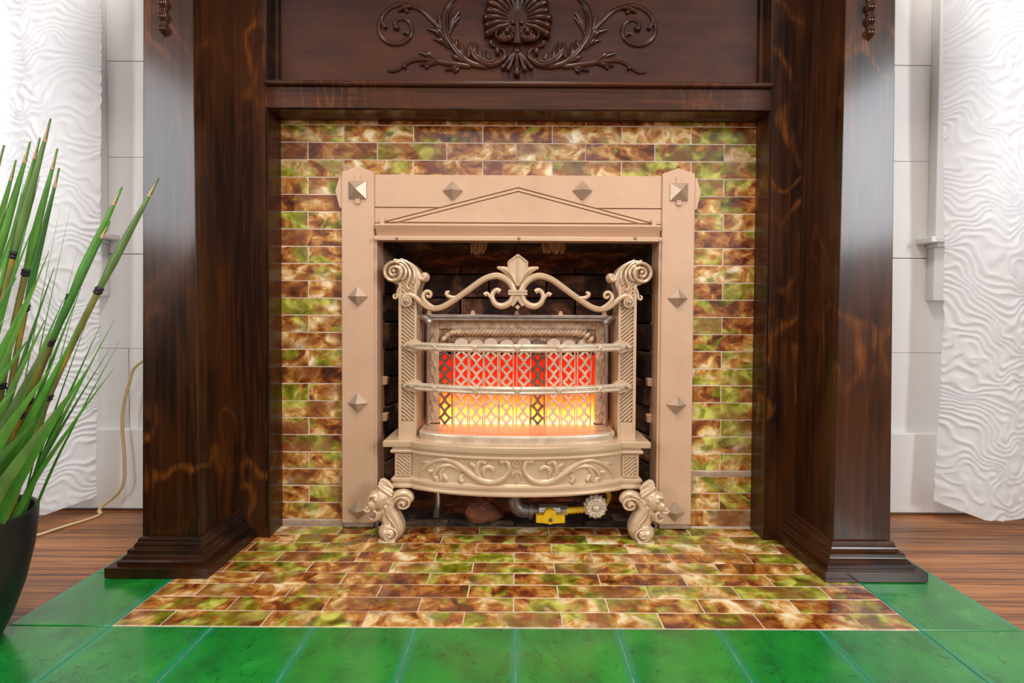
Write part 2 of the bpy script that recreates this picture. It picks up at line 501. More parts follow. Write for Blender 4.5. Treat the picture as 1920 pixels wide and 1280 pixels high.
class MB:
    def __init__(self):
        self.v = []
        self.f = []

    def add(self, verts, faces):
        o = len(self.v)
        self.v += [Vector(p) for p in verts]
        self.f += [tuple(i + o for i in f) for f in faces]

    def box(self, x0, x1, y0, y1, z0, z1):
        self.add([(x0, y0, z0), (x1, y0, z0), (x1, y1, z0), (x0, y1, z0), (x0, y0, z1), (x1, y0, z1), (x1, y1, z1), (x0, y1, z1)],
                 [(0, 3, 2, 1), (4, 5, 6, 7), (0, 1, 5, 4), (1, 2, 6, 5), (2, 3, 7, 6), (3, 0, 4, 7)])
        return self

    def hexa(self, lo, hi):
        """lo, hi: four points each, same winding."""
        self.add(list(lo) + list(hi), [(0, 3, 2, 1), (4, 5, 6, 7), (0, 1, 5, 4), (1, 2, 6, 5), (2, 3, 7, 6), (3, 0, 4, 7)])
        return self

    def prism(self, poly, y0, y1, inset=0.0, rise=0.0):
        """poly (x,z) outline; back at y1, front at y0; inset/rise chamfer the front edge."""
        n = len(poly)
        area = sum(poly[i][0] * poly[(i + 1) % n][1] - poly[(i + 1) % n][0] * poly[i][1] for i in range(n))
        if area < 0:
            poly = poly[::-1]
        back = [(p[0], y1, p[1]) for p in poly]
        rings = [back, [(p[0], y0 + rise, p[1]) for p in poly]]
        if inset:
            fr = []
            for i in range(n):
                a, c, d = Vector(poly[i - 1][:2]), Vector(poly[i][:2]), Vector(poly[(i + 1) % n][:2])
                e1, e2 = (c - a).normalized(), (d - c).normalized()
                n1, n2 = Vector((-e1.y, e1.x)), Vector((-e2.y, e2.x))
                bis = (n1 + n2)
                k = inset / max(0.35, bis.length / 2) if bis.length > 1e-6 else 0
                bn = bis.normalized() if bis.length > 1e-6 else n1
                q = c + bn * k
                fr.append((q.x, y0, q.y))
            rings.append(fr)
        verts, faces = [], []
        for r in rings:
            verts += r
        for k in range(len(rings) - 1):
            for i in range(n):
                j = (i + 1) % n
                faces.append((k * n + i, k * n + j, (k + 1) * n + j, (k + 1) * n + i))
        faces.append(tuple(range((len(rings) - 1) * n, len(rings) * n)))
        faces.append(tuple(reversed(range(n))))
        self.add(verts, faces)
        return self

    def tube(self, pts, radii, n=8, flat=1.0, normal=(0, -1, 0), smooth=5):
        P = catmull(pts, smooth) if smooth else [Vector(p) for p in pts]
        if not isinstance(radii, (list, tuple)):
            radii = [radii, radii]
        Rr = lerp_list(radii, len(P))
        nv = Vector(normal)
        verts, faces = [], []
        for i, p in enumerate(P):
            t = (P[min(i + 1, len(P) - 1)] - P[max(i - 1, 0)])
            if t.length < 1e-9:
                t = Vector((0, 0, 1))
            t.normalize()
            s = t.cross(nv)
            if s.length < 1e-4:
                s = t.cross(Vector((1, 0, 0.3)))
            s.normalize()
            u = s.cross(t).normalized()
            for k in range(n):
                a = 2 * PI * k / n
                verts.append(p + s * (math.cos(a) * Rr[i]) + u * (math.sin(a) * Rr[i] * flat))
        for i in range(len(P) - 1):
            for k in range(n):
                k2 = (k + 1) % n
                faces.append((i * n + k, i * n + k2, (i + 1) * n + k2, (i + 1) * n + k))
        faces.append(tuple(reversed(range(n))))
        faces.append(tuple((len(P) - 1) * n + k for k in range(n)))
        self.add(verts, faces)
        return self

    def ball(self, c, r, nu=12, nv=8):
        c = Vector(c)
        if not isinstance(r, (tuple, list)):
            r = (r, r, r)
        verts = [c + Vector((0, 0, -r[2]))]
        for j in range(1, nv):
            ph = -PI / 2 + PI * j / nv
            for i in range(nu):
                th = 2 * PI * i / nu
                verts.append(c + Vector((math.cos(ph) * math.cos(th) * r[0], math.cos(ph) * math.sin(th) * r[1], math.sin(ph) * r[2])))
        verts.append(c + Vector((0, 0, r[2])))
        faces = []
        for i in range(nu):
            faces.append((0, 1 + (i + 1) % nu, 1 + i))
            faces.append((len(verts) - 1, 1 + (nv - 2) * nu + i, 1 + (nv - 2) * nu + (i + 1) % nu))
        for j in range(nv - 2):
            for i in range(nu):
                a = 1 + j * nu + i
                b2 = 1 + j * nu + (i + 1) % nu
                faces.append((a, b2, b2 + nu, a + nu))
        self.add(verts, faces)
        return self

    def lathe(self, prof, c, axis='Z', n=20, flat=1.0):
        """prof (r, h) along the axis from c."""
        c = Vector(c)
        verts, faces = [], []
        for r, h in prof:
            for k in range(n):
                a = 2 * PI * k / n
                p, q = math.cos(a) * r, math.sin(a) * r * flat
                verts.append(c + (Vector((p, q, h)) if axis == 'Z' else Vector((p, h, q)) if axis == 'Y' else Vector((h, p, q))))
        m_ = len(prof)
        for i in range(m_ - 1):
            for k in range(n):
                k2 = (k + 1) % n
                f = (i * n + k, i * n + k2, (i + 1) * n + k2, (i + 1) * n + k)
                faces.append(f if axis == 'Z' else f[::-1])
        faces.append(tuple(reversed(range(n))))
        faces.append(tuple((m_ - 1) * n + k for k in range(n)))
        self.add(verts, faces)
        return self

    def strip(self, rows, closed=False):
        """rows: list of equally long point lists -> quads."""
        m_ = len(rows[0])
        verts = [p for r in rows for p in r]
        faces = []
        for i in range(len(rows) - 1):
            for k in range(m_ - 1):
                faces.append((i * m_ + k, i * m_ + k + 1, (i + 1) * m_ + k + 1, (i + 1) * m_ + k))
            if closed:
                faces.append((i * m_ + m_ - 1, i * m_, (i + 1) * m_, (i + 1) * m_ + m_ - 1))
        self.add(verts, faces)
        return self

    def mirrored(self, xc=0.0):
        o = MB()
        o.v = [Vector((2 * xc - p.x, p.y, p.z)) for p in self.v]
        o.f = [f[::-1] for f in self.f]
        return o

    def join(self, other):
        self.add(other.v, other.f)
        return self

    def mesh(self, name, off=Vector((0, 0, 0)), bevel=0.0, angle=35, seg=2):
        me = bpy.data.meshes.new(name)
        me.from_pydata([tuple(p - off) for p in self.v], [], self.f)
        bm = bmesh.new()
        bm.from_mesh(me)
        bmesh.ops.recalc_face_normals(bm, faces=bm.faces)
        if bevel:
            ed = [e for e in bm.edges if len(e.link_faces) == 2 and e.calc_face_angle(0) > R(30)]
            bmesh.ops.bevel(bm, geom=ed, offset=bevel, segments=seg, affect='EDGES', profile=0.6, clamp_overlap=True)
        bm.to_mesh(me)
        bm.free()
        me.shade_smooth()
        if bevel:
            # large faces keep their own flat normal, only the bevel is rounded
            acc = [Vector((0, 0, 0)) for _ in me.vertices]
            for p in me.polygons:
                w_ = p.area ** 2
                for vi in p.vertices:
                    acc[vi] += p.normal * w_
            me.normals_split_custom_set_from_vertices([tuple(a_.normalized()) if a_.length > 0 else (0, 0, 1) for a_ in acc])
        else:
            me.set_sharp_from_angle(angle=R(angle))
        return me

    def build(self, name, mat, parent=None, bevel=0.0, angle=35, seg=2):
        off = ORG.get(parent, Vector((0, 0, 0))) if parent else Vector((0, 0, 0))
        me = self.mesh(name, off, bevel, angle, seg)
        me.materials.append(M[mat])
        o = bpy.data.objects.new(name, me)
        col.objects.link(o)
        if parent:
            o.parent = parent
            ORG[o] = off
        else:
            ORG[o] = Vector((0, 0, 0))
        return o


def tag(o, label=None, cat=None, group=None, kind=None):
    if label:
        o['label'] = label
    if cat:
        o['category'] = cat
    if group:
        o['group'] = group
    if kind:
        o['kind'] = kind
    return o


def thing(name, loc, label=None, cat=None, group=None, kind=None):
    o = bpy.data.objects.new(name, None)
    o.location = loc
    o.empty_display_size = 0.05
    col.objects.link(o)
    ORG[o] = Vector(loc)
    return tag(o, label, cat, group, kind)


def place(name, me, loc, parent, rot=None):
    """A part that shares mesh data; loc is in world space."""
    o = bpy.data.objects.new(name, me)
    o.location = Vector(loc) - ORG.get(parent, Vector((0, 0, 0)))
    if rot is not None:
        o.rotation_euler = rot
    col.objects.link(o)
    o.parent = parent
    return o


_tile_cache = {}


def tile_mesh(kind, w, d, h, mat, bevel):
    """Block w x d x h (x, y, z) centred on its origin, shared between alike tiles."""
    key = (kind, round(w, 4), round(d, 4), round(h, 4))
    if key not in _tile_cache:
        me = MB().box(-w / 2, w / 2, -d / 2, d / 2, -h / 2, h / 2).mesh(kind, bevel=bevel, seg=2)
        me.materials.append(M[mat])
        _tile_cache[key] = me
    return _tile_cache[key]


# ------------------------------------------------------------------ room shell
WALL_Y = 0.10
fl = MB().box(-ROOM_X, ROOM_X, ROOM_BACK, WALL_Y + 0.3, -0.06, -0.012).build('floor', 'gap_black')
tag(fl, 'dark stained wooden floor beside the tiled hearth', kind='structure')
PL_W = 0.105
k = 0
y = WALL_Y - 0.002
while y > -1.75:
    y0 = y - PL_W
    for side in (-1, 1):
        cuts = [0.0, random.uniform(0.9, 1.35), ROOM_X] if y < -0.515 else [0.775, 0.775 + random.uniform(0.5, 0.9), ROOM_X]
        for a, b_ in zip(cuts[:-1], cuts[1:]):
            w = b_ - a - 0.001
            me = tile_mesh('plank', w, PL_W - 0.0012, 0.009, 'floor_boards', 0.0006)
            place('plank', me, (side * (a + b_) / 2, (y + y0) / 2, -0.0075), fl)
    y = y0
far = MB().box(-ROOM_X, ROOM_X, ROOM_BACK, y, -0.012, -0.003).build('floor_field', 'floor_boards', fl)

WIN = (1.10, 1.78, 0.665, 1.92)     # window opening |x0|,|x1|,z0,z1
wb_ = MB()
for s in (-1, 1):
    def seg(x0, x1, z0, z1):
        wb_.box(min(s * x0, s * x1), max(s * x0, s * x1), WALL_Y + 0.015, WALL_Y + 0.12, z0, z1)
    seg(0.58, WIN[0], -0.05, ROOM_H)
    seg(WIN[0], WIN[1], -0.05, WIN[2])
    seg(WIN[0], WIN[1], WIN[3], ROOM_H)
    seg(WIN[1], ROOM_X, -0.05, ROOM_H)
wb_.box(-0.58, 0.58, WALL_Y + 0.015, WALL_Y + 0.12, 1.25, ROOM_H)
wall = wb_.build('wall_back', 'gap_black')
tag(wall, 'white painted horizontal board wall behind the fireplace', kind='structure')
seams = [-0.05, 0.160, 0.390, 0.620, 0.853, 1.083, 1.314, 1.545, 1.776, 2.007, 2.238, 2.469, ROOM_H]
for z0, z1 in zip(seams[:-1], seams[1:]):
    for s in (-1, 1):
        spans = [(0.565, WIN[0]), (WIN[0], WIN[1]), (WIN[1], ROOM_X)]
        if s < 0 and abs(z0 - 0.160) < 0.01:
            spans = [(0.565, 0.947), (0.9485, WIN[0]), (WIN[0], WIN[1]), (WIN[1], ROOM_X)]
        for i, (a, b_) in enumerate(spans):
            zz0, zz1 = z0, z1
            mid = a >= WIN[0] - 1e-6 and b_ <= WIN[1] + 1e-6
            if mid:
                if z0 >= WIN[2] and z1 <= WIN[3]:
                    continue
                if z0 < WIN[2] < z1:
                    zz1 = WIN[2]
                if z0 < WIN[3] < z1:
                    zz0 = WIN[3]
            gap = 0.0016 if abs(z1 - 0.620) < 0.01 or abs(z1 - 1.083) < 0.01 else 0.0008
            me = tile_mesh('board', b_ - a - 0.0004, 0.018, zz1 - zz0 - gap, 'white_paint', 0.0008)
            place('board', me, (s * (a + b_) / 2, WALL_Y + 0.009, (zz0 + zz1 - gap) / 2), wall)
up = MB().box(-0.58, 0.58, WALL_Y, WALL_Y + 0.018, 1.25, ROOM_H).build('upper_board', 'white_paint', wall)

for s, nm in ((-1, 'left'), (1, 'right')):
    bb = MB().box(min(s * 0.60, s * ROOM_X), max(s * 0.60, s * ROOM_X), WALL_Y - 0.017, WALL_Y + 0.002, 0.003, 0.196)
    o = bb.build('baseboard_' + nm, 'white_paint', bevel=0.003)
    tag(o, 'tall white painted baseboard at the %s of the fireplace' % nm, kind='structure')

# side and rear walls with window openings, ceiling
def wall_with_hole(name, axis, pos, thick, lo, hi, hole, label):
    mb = MB()
    a0, a1, z0, z1 = hole
    for (b0, b1, c0, c1) in ((lo, a0, -0.05, ROOM_H), (a1, hi, -0.05, ROOM_H), (a0, a1, -0.05, z0), (a0, a1, z1, ROOM_H)):
        if axis == 'x':
            mb.box(min(pos, pos + thick), max(pos, pos + thick), b0, b1, c0, c1)
        else:
            mb.box(b0, b1, min(pos, pos + thick), max(pos, pos + thick), c0, c1)
    tag(mb.build(name, 'wall_paint'), label, kind='structure')


wall_with_hole('wall_left', 'x', -ROOM_X, -0.12, ROOM_BACK, WALL_Y + 0.3, (-3.1, -2.1, 0.95, 2.05), 'plain wall of the room at the left with a window opening')
wall_with_hole('wall_right', 'x', ROOM_X, 0.12, ROOM_BACK, WALL_Y + 0.3, (-3.1, -2.1, 0.95, 2.05), 'plain wall of the room at the right with a window opening')
wall_with_hole('wall_front', 'y', ROOM_BACK, -0.12, -ROOM_X, ROOM_X, (-0.85, 0.85, 0.75, 2.25), 'plain wall of the room behind the viewer with a wide window')
tag(MB().box(-ROOM_X, ROOM_X, ROOM_BACK, WALL_Y + 0.3, ROOM_H, ROOM_H + 0.05).build('ceiling', 'ceiling_paint'), 'plain pale ceiling of the room', kind='structure')

# windows beside the fireplace
for idx, s in ((1, -1), (2, 1)):
    wn = thing('window_%d' % idx, (s * 1.44, WALL_Y, WIN[2]), 'white painted window casing and sill behind the %s curtain' % ('left' if s < 0 else 'right'), kind='structure')

    def sb_(x0, x1, y0, y1, z0, z1, name, mat='white_paint', bevel=0.002):
        return MB().box(min(s * x0, s * x1), max(s * x0, s * x1), y0, y1, z0, z1).build(name, mat, wn, bevel=bevel)
    sb_(0.992, WIN[0], WALL_Y - 0.024, WALL_Y, 0.665, 2.02, 'casing')
    sb_(WIN[1], WIN[1] + 0.108, WALL_Y - 0.024, WALL_Y, 0.665, 2.02, 'casing')
    sb_(WIN[0], WIN[1], WALL_Y - 0.024, WALL_Y, WIN[3], 2.02, 'casing')
    sill = MB()
    x0, x1 = 0.966, WIN[1] + 0.135
    sill.box(min(s * x0, s * x1), max(s * x0, s * x1), WALL_Y - 0.045, WALL_Y + 0.03, 0.652, 0.665)
    sill.box(min(s * 0.988, s * x1), max(s * 0.988, s * x1), WALL_Y - 0.036, WALL_Y, 0.643, 0.652)
    sill.build('sill', 'white_paint', wn, bevel=0.002)
    sb_(0.992, WIN[1] + 0.108, WALL_Y - 0.022, WALL_Y, 0.516, 0.643, 'apron')
    for a, b_ in ((WIN[0], WIN[0] + 0.04), (WIN[1] - 0.04, WIN[1])):
        sb_(a, b_, WALL_Y + 0.04, WALL_Y + 0.075, WIN[2], WIN[3], 'sash_stile')
    for z in (WIN[2], (WIN[2] + WIN[3]) / 2 - 0.02, WIN[3] - 0.04):
        sb_(WIN[0] + 0.04, WIN[1] - 0.04, WALL_Y + 0.04, WALL_Y + 0.075, z, z + 0.04, 'sash_rail')
    sb_(WIN[0] + 0.04, WIN[1] - 0.04, WALL_Y + 0.056, WALL_Y + 0.059, WIN[2] + 0.04, WIN[3] - 0.04, 'pane', 'window_glass', 0)

# ------------------------------------------------------------------ hearth
hearth = thing('hearth', (0, -0.25, -0.008), 'tiled hearth of mottled brick tiles bordered by green square tiles', 'hearth')
bed = MB().box(-0.614, 0.614, -0.3602, 0.0, -0.010, -0.0007)
bed.build('grout_bed', 'grout', hearth)
MB().box(-0.31, 0.31, 0.0, 0.27, -0.010, -0.0030).build('sooty_bed', 'gap_black', hearth)
bed2 = MB().box(-0.773, 0.773, -0.517, -0.3605, -0.010, -0.0016)
for s in (-1, 1):
    bed2.box(min(s * 0.6145, s * 0.773), max(s * 0.6145, s * 0.773), -0.3605, 0.08, -0.010, -0.0022)
bed2.build('border_bed', 'green_grout', hearth)
PX, PZ = 0.1537, 0.0397
for r_ in range(16):
    yf = -0.3602 + r_ * PZ
    yb = yf + PZ
    lim = 0.6135 if r_ < 9 else 0.305
    off = -0.0818 if r_ % 2 == 0 else -0.0040
    xs = [-lim] + [off + PX * i for i in range(-5, 6) if -lim + 0.012 < off + PX * i < lim - 0.012] + [lim]
    for a, b_ in zip(xs[:-1], xs[1:]):
        me = tile_mesh('hearth_tile' if r_ < 9 else 'sooty_tile', b_ - a - 0.0019, PZ - 0.0019, 0.008, 'mottled_glaze' if r_ < 9 else 'sooty_brick', 0.0009)
        o = place('mottled_tile', me, ((a + b_) / 2, (yf + yb) / 2, -0.004 + random.uniform(-0.0003, 0.0003)), hearth)
        o.rotation_euler = (random.uniform(-.006, .006), random.uniform(-.003, .003), 0)
gx = [-0.6150 + 0.15375 * i for i in range(9)]
G_T = 0.008
for a, b_ in zip(gx[:-1], gx[1:]):
    me = tile_mesh('green', b_ - a - 0.0018, 0.152, G_T, 'green_glaze', 0.0016)
    place('green_tile', me, ((a + b_) / 2, -0.4375, -0.0042 + random.uniform(-.0003, .0003)), hearth)
for s in (-1, 1):
    me = tile_mesh('green', 0.1565, 0.152, G_T, 'green_glaze', 0.0016)
    for yy in (-0.4375, -0.2835, -0.1305, 0.0225):
        place('green_tile', me, (s * 0.6940, yy, -0.0042 + random.uniform(-.0003, .0003)), hearth)

# ------------------------------------------------------------------ tiled surround on the wall
sur = thing('tile_surround', (0, 0.01, 0.0), 'mottled green and brown brick tiles lining the fireplace opening', 'tile surround')
bk = MB()
for s in (-1, 1):
    bk.box(min(s * 0.312, s * 0.585), max(s * 0.312, s * 0.585), 0.0006, 0.03, 0.0, 0.70)
bk.box(-0.585, 0.585, 0.0006, 0.03, 0.70, 0.95)
bk.build('mortar_bed', 'grout', sur)
WX, WZ = 0.1538, 0.03827
ztop = 0.8562
rows = []
for n_ in range(-2, 24):
    rows.append((ztop - WZ * (n_ + 1), ztop - WZ * n_, n_))


def wall_row(z0, z1, spans, odd):
    off = -0.4665 if odd else -0.3865
    for (x0, x1) in spans:
        xs = [x0] + [off + WX * i for i in range(-2, 9) if x0 + 0.01 < off + WX * i < x1 - 0.01] + [x1]
        for a, b_ in zip(xs[:-1], xs[1:]):
            me = tile_mesh('wall_tile', b_ - a - 0.0019, 0.008, z1 - z0 - 0.0019, 'mottled_glaze', 0.0009)
            o = place('mottled_tile', me, ((a + b_) / 2, 0.004 + random.uniform(-.0004, .0004), (z0 + z1) / 2), sur)
            o.rotation_euler = (random.uniform(-.008, .008), 0, random.uniform(-.004, .004))


for z0, z1, n_ in rows:
    odd = (n_ % 2 == 0)
    if z0 > 0.775:
        wall_row(z0, z1, [(-0.545, 0.545)], odd)
    else:
        if z0 > 0.010:
            wall_row(z0, z1, [(-0.545, -0.372)], odd)
        dz = -0.0125 if z1 < 0.132 else 0.0
        if z0 + dz > -0.005:
            wall_row(z0 + dz, z1 + dz, [(0.372, 0.545)], odd)
MB().box(-0.545, -0.372, -0.002, 0.01, 0.002, 0.0135).build('mortar_strip', 'mortar', sur, bevel=0.002)
MB().box(0.374, 0.545, -0.0015, 0.01, 0.1172, 0.1283).build('mortar_strip', 'mortar', sur, bevel=0.002)
for s in (-1, 1):
    MB().box(min(s * 0.318, s * 0.384), max(s * 0.318, s * 0.384), -0.012, 0.01, 0.001, 0.017).build('mortar_strip', 'mortar', sur, bevel=0.003)

# ------------------------------------------------------------------ firebox
fb = thing('firebox', (0, 0.14, 0.0), 'soot blackened brick firebox recess behind the gas heater', 'firebox')
sh = MB()
TOPZ = 0.70
sh.box(-0.36, 0.36, 0.30, 0.33, -0.01, TOPZ)
for s in (-1, 1):
    sh.hexa([(s * 0.335, 0.03, -0.01), (s * 0.37, 0.03, -0.01), (s * 0.37, 0.33, -0.01), (s * 0.27, 0.33, -0.01)],
            [(s * 0.335, 0.03, TOPZ), (s * 0.37, 0.03, TOPZ), (s * 0.37, 0.33, TOPZ), (s * 0.27, 0.33, TOPZ)])
sh.build('lining', 'gap_black', fb)
top = MB()
top.hexa([(-0.36, 0.02, 0.655), (0.36, 0.02, 0.655), (0.36, 0.31, 0.60), (-0.36, 0.31, 0.60)],
         [(-0.36, 0.02, TOPZ), (0.36, 0.02, TOPZ), (0.36, 0.31, TOPZ), (-0.36, 0.31, TOPZ)])
top.build('throat_plate', 'sooty_brick', fb)
CH = 0.0655
for r_ in range(10):
    z0 = r_ * CH
    sh_ = 0.08 if r_ % 2 else 0.0
    xs = [-0.262] + [x for x in (-0.24 + sh_ + 0.16 * i for i in range(0, 5)) if -0.23 < x < 0.23] + [0.262]
    for a, b_ in zip(xs[:-1], xs[1:]):
        me = tile_mesh('brick', round(b_ - a - 0.004, 3), 0.03, CH - 0.004, 'sooty_brick', 0.003)
        place('brick', me, ((a + b_) / 2, 0.283 + random.uniform(-.003, .003), z0 + CH / 2), fb)
    for s in (-1, 1):
        p0, p1 = Vector((s * 0.327, 0.032, 0)), Vector((s * 0.256, 0.285, 0))
        L = (p1 - p0).length
        cutp = [0, 0.62, 1] if r_ % 2 else [0, 0.36, 1]
        ang = math.atan2(p1.y - p0.y, p1.x - p0.x)
        for a, b_ in zip(cutp[:-1], cutp[1:]):
            c_ = p0.lerp(p1, (a + b_) / 2)
            me = tile_mesh('brick', round(L * (b_ - a) - 0.004, 3), 0.03, CH - 0.004, 'sooty_brick', 0.003)
            place('brick', me, (c_.x + random.uniform(-.002, .002), c_.y, z0 + CH / 2), fb, (0, 0, ang))

# ------------------------------------------------------------------ mantel
man = thing('fireplace_mantel', (0, -0.06, 0.0), 'dark varnished oak mantelpiece with carved shell panel and square pilasters', 'mantel')
Y_ST = -0.061
MT = 1.34
for s in (-1, 1):
    zb = 0.0605
    # shaft, slightly tapered
    def sx(o, z):
        t = (z - 0.06) / 1.0
        return (-0.6968 + 0.0115 * t) if o else (-0.5905 - 0.0045 * t)
    lo = [(-s * sx(1, zb), -0.190, zb), (-s * sx(0, zb), -0.190, zb), (-s * sx(0, zb), WALL_Y, zb), (-s * sx(1, zb), WALL_Y, zb)]
    hi = [(-s * sx(1, MT), -0.190, MT), (-s * sx(0, MT), -0.190, MT), (-s * sx(0, MT), WALL_Y, MT), (-s * sx(1, MT), WALL_Y, MT)]
    pil = MB().hexa(lo, hi).build('pilaster', 'oak_upright', man, bevel=0.0012)

    xo, xi = 0.6968, 0.5905

    def loop(p, z):
        return [(s * (xo + p), WALL_Y, z), (s * (xo + p), -0.190 - p, z), (s * (xi - p), -0.190 - p, z), (s * (xi - p), -0.058, z)]
    prof = [(0.0255, 0.0185), (0.0265, 0.0195), (0.0265, 0.0245), (0.0235, 0.0258), (0.0215, 0.0275), (0.0205, 0.0305), (0.0165, 0.0335),
            (0.0160, 0.0345), (0.0160, 0.0405), (0.0145, 0.0418), (0.0115, 0.0425), (0.0095, 0.0440), (0.0088, 0.0470), (0.0070, 0.0500), (0.0050, 0.0520),
            (0.0048, 0.0560), (0.0030, 0.0585), (-0.002, 0.0612)]
    mb = MB().strip([loop(p, z) for p, z in prof])
    mb.build('base_moulding', 'oak_black', pil, angle=25)
    plm = MB()
    a, b_ = s * (xo + 0.0400), s * (xi - 0.0385)
    plm.box(min(a, b_), max(a, b_), -0.2285, -0.056, 0.0006, 0.0190)
    plm.box(min(s * (xo + 0.0400), s * 0.62), max(s * (xo + 0.0400), s * 0.62), -0.06, WALL_Y - 0.018, 0.0006, 0.0190)
    plm.build('plinth', 'oak_black', pil, bevel=0.0012)
    # drop of bell flowers hanging on the shaft
    cx = at(309.5, 40, -0.190).x if s < 0 else at(1629, 40, -0.190).x
    dr = MB()
    zs = 0.978
    prof = [(0.0005, 0.0), (0.0035, 0.004), (0.0052, 0.011), (0.006, 0.017), (0.0066, 0.0185), (0.0050, 0.019), (0.0048, 0.030), (0.0072, 0.0405),
            (0.0050, 0.041), (0.0048, 0.046), (0.0058, 0.0465), (0.0048, 0.052), (0.0075, 0.0635), (0.0052, 0.064), (0.0050, 0.070), (0.0060, 0.0705),
            (0.0050, 0.073), (0.0085, 0.089), (0.0060, 0.090), (0.0055, 0.097), (0.0100, 0.115), (0.006, 0.116), (0.0055, 0.123), (0.0115, 0.145), (0.003, 0.150)]
    dr.lathe(prof, (cx, -0.1905, zs), 'Z', 12)
    for zc in (0.012, 0.034, 0.058, 0.083):
        for kx in (-1, 0, 1):
            dr.tube([(cx + kx * 0.004, -0.197, zs + zc + 0.008), (cx + kx * 0.0045, -0.198, zs + zc), (cx + kx * 0.003, -0.194, zs + zc - 0.008)], [0.0012, 0.0022, 0.0008], n=6)
    dr.build('drop_ornament', 'oak_carved', pil)
    st = MB().box(min(s * 0.5254, s * 0.640), max(s * 0.5254, s * 0.640), Y_ST, -0.0008, 0.001, MT)
    st.build('stile', 'oak_upright', man, bevel=0.0015)
MB().box(-0.5254, 0.5254, Y_ST + 0.0008, -0.0008, 0.903, 0.956).build('lintel_rail', 'oak_rail', man, bevel=0.001)
Y_PAN = -0.041
MB().box(-0.5254, 0.5254, Y_PAN, -0.02, 0.955, MT).build('panel', 'oak_panel', man)
MB().box(-0.60, 0.60, -0.19, WALL_Y, MT, MT + 0.05).build('frieze', 'oak_rail', man)
MB().box(-0.80, 0.80, -0.26, WALL_Y, MT + 0.05, MT + 0.085).build('shelf', 'oak_rail', man, bevel=0.004)


def frame_strip(mb, prof, xw, zt, zb):
    rows_ = []
    for d, yy in prof:
        rows_.append([(-(xw + d), yy, zb), (-(xw + d), yy, zt + d), (xw + d, yy, zt + d), (xw + d, yy, zb)])
    mb.strip(rows_)


om = MB()
frame_strip(om, [(-0.001, Y_ST + 0.0005), (0.0010, Y_ST - 0.0022), (0.0030, Y_ST - 0.001), (0.0040, Y_ST + 0.004), (0.0016, -0.050), (0.0012, -0.046), (0.0030, -0.041),
                 (0.0062, -0.039), (0.0062, -0.014), (0.0075, -0.012), (0.0075, 0.001)], 0.5250, 0.9035, 0.001)
om.build('opening_moulding', 'oak_black', man, angle=25)
MB().tube([(-0.528, -0.064, 0.9555), (0.528, -0.064, 0.9555)], 0.0055, n=10, smooth=0).box(-0.528, 0.528, -0.066, -0.03, 0.9555, 0.9615).build('panel_bead', 'oak_rail', man, bevel=0.0008)
for s in (-1, 1):
    pm = MB()
    rows_ = []
    for x, yy in ((0.5275, -0.061), (0.5265, -0.064), (0.5235, -0.064), (0.5225, -0.058), (0.5205, -0.055), (0.5165, -0.056), (0.5150, -0.052), (0.5120, -0.049), (0.5080, -0.048), (0.5060, -0.045), (0.5055, -0.040)):
        rows_.append([(s * x, yy, 0.9610), (s * x, yy, MT)])
    pm.strip(rows_)
    pm.build('panel_moulding', 'oak_black', man, angle=25)

# carved shell and scrolls on the panel
XC = at(969.5, 60, Y_PAN).x
U = 1.0 / 7.111 / F_PX * (Y_PAN - CAM_LOC.y)      # one tracing unit in metres


def cA(u, v, dy=0.0):
    p = at(700 + u / 7.111, v / 7.111, Y_PAN)
    return Vector((p.x, Y_PAN - dy, p.z))


def trace(mb, pts, radii, flat=0.8, dy=0.001, conv=cA, unit=U, n=8):
    mb.tube([conv(u, v, dy) for u, v in pts], [r * unit for r in radii], n=n, flat=flat)


half = MB()
trace(half, [(1000, 560), (900, 400), (780, 270), (640, 140), (500, 85), (370, 62), (230, 110), (130, 205), (75, 330), (88, 450), (165, 550), (290, 592), (410, 565), (490, 490), (513, 390), (470, 290), (380, 252), (300, 285), (275, 350)],
      [28, 30, 32, 32, 32, 30, 28, 28, 28, 30, 30, 32, 32, 30, 28, 26, 24, 22, 20])
half.ball(cA(310, 375, 0.002), (48 * U, 45 * U, 42 * U))
trace(half, [(520, 95), (430, 105), (330, 155)], [25, 38, 18], 0.9, 0.003)
half.ball(cA(445, 155, 0.002), 28 * U)
trace(half, [(100, 250), (130, 330), (165, 385)], [14, 24, 30], 0.9, 0.003)
trace(half, [(480, 480), (430, 440), (395, 450)], [20, 28, 16], 0.9, 0.003)
branch = MB()
trace(branch, [(1650, 880), (1480, 890), (1300, 850), (1170, 750), (1060, 620), (975, 470), (945, 330), (955, 180), (1010, 60), (1110, -30)], [20, 40, 48, 50, 46, 44, 42, 38, 34, 28], 0.8)
trace(branch, [(1050, 600), (1000, 470), (985, 330), (1000, 180), (1050, 70)], [12, 16, 16, 14, 10], 1.0, 0.006)
trace(branch, [(1290, 640), (1330, 720), (1430, 820), (1560, 868), (1680, 830), (1755, 745), (1735, 665), (1670, 655)], [22, 46, 56, 52, 42, 34, 28, 22], 0.85, 0.002)
trace(branch, [(1330, 690), (1420, 790), (1560, 845), (1670, 800)], [8, 16, 16, 10], 1.0, 0.0075)
branch.ball(cA(1655, 700, 0.004), (40 * U, 50 * U, 55 * U))
trace(branch, [(1300, 890), (1150, 872), (950, 842), (750, 805), (590, 800), (470, 838), (380, 900), (280, 948), (190, 942)], [34, 40, 36, 32, 28, 24, 22, 27, 18])
branch.ball(cA(420, 902, 0.003), 28 * U)
leaf = MB()
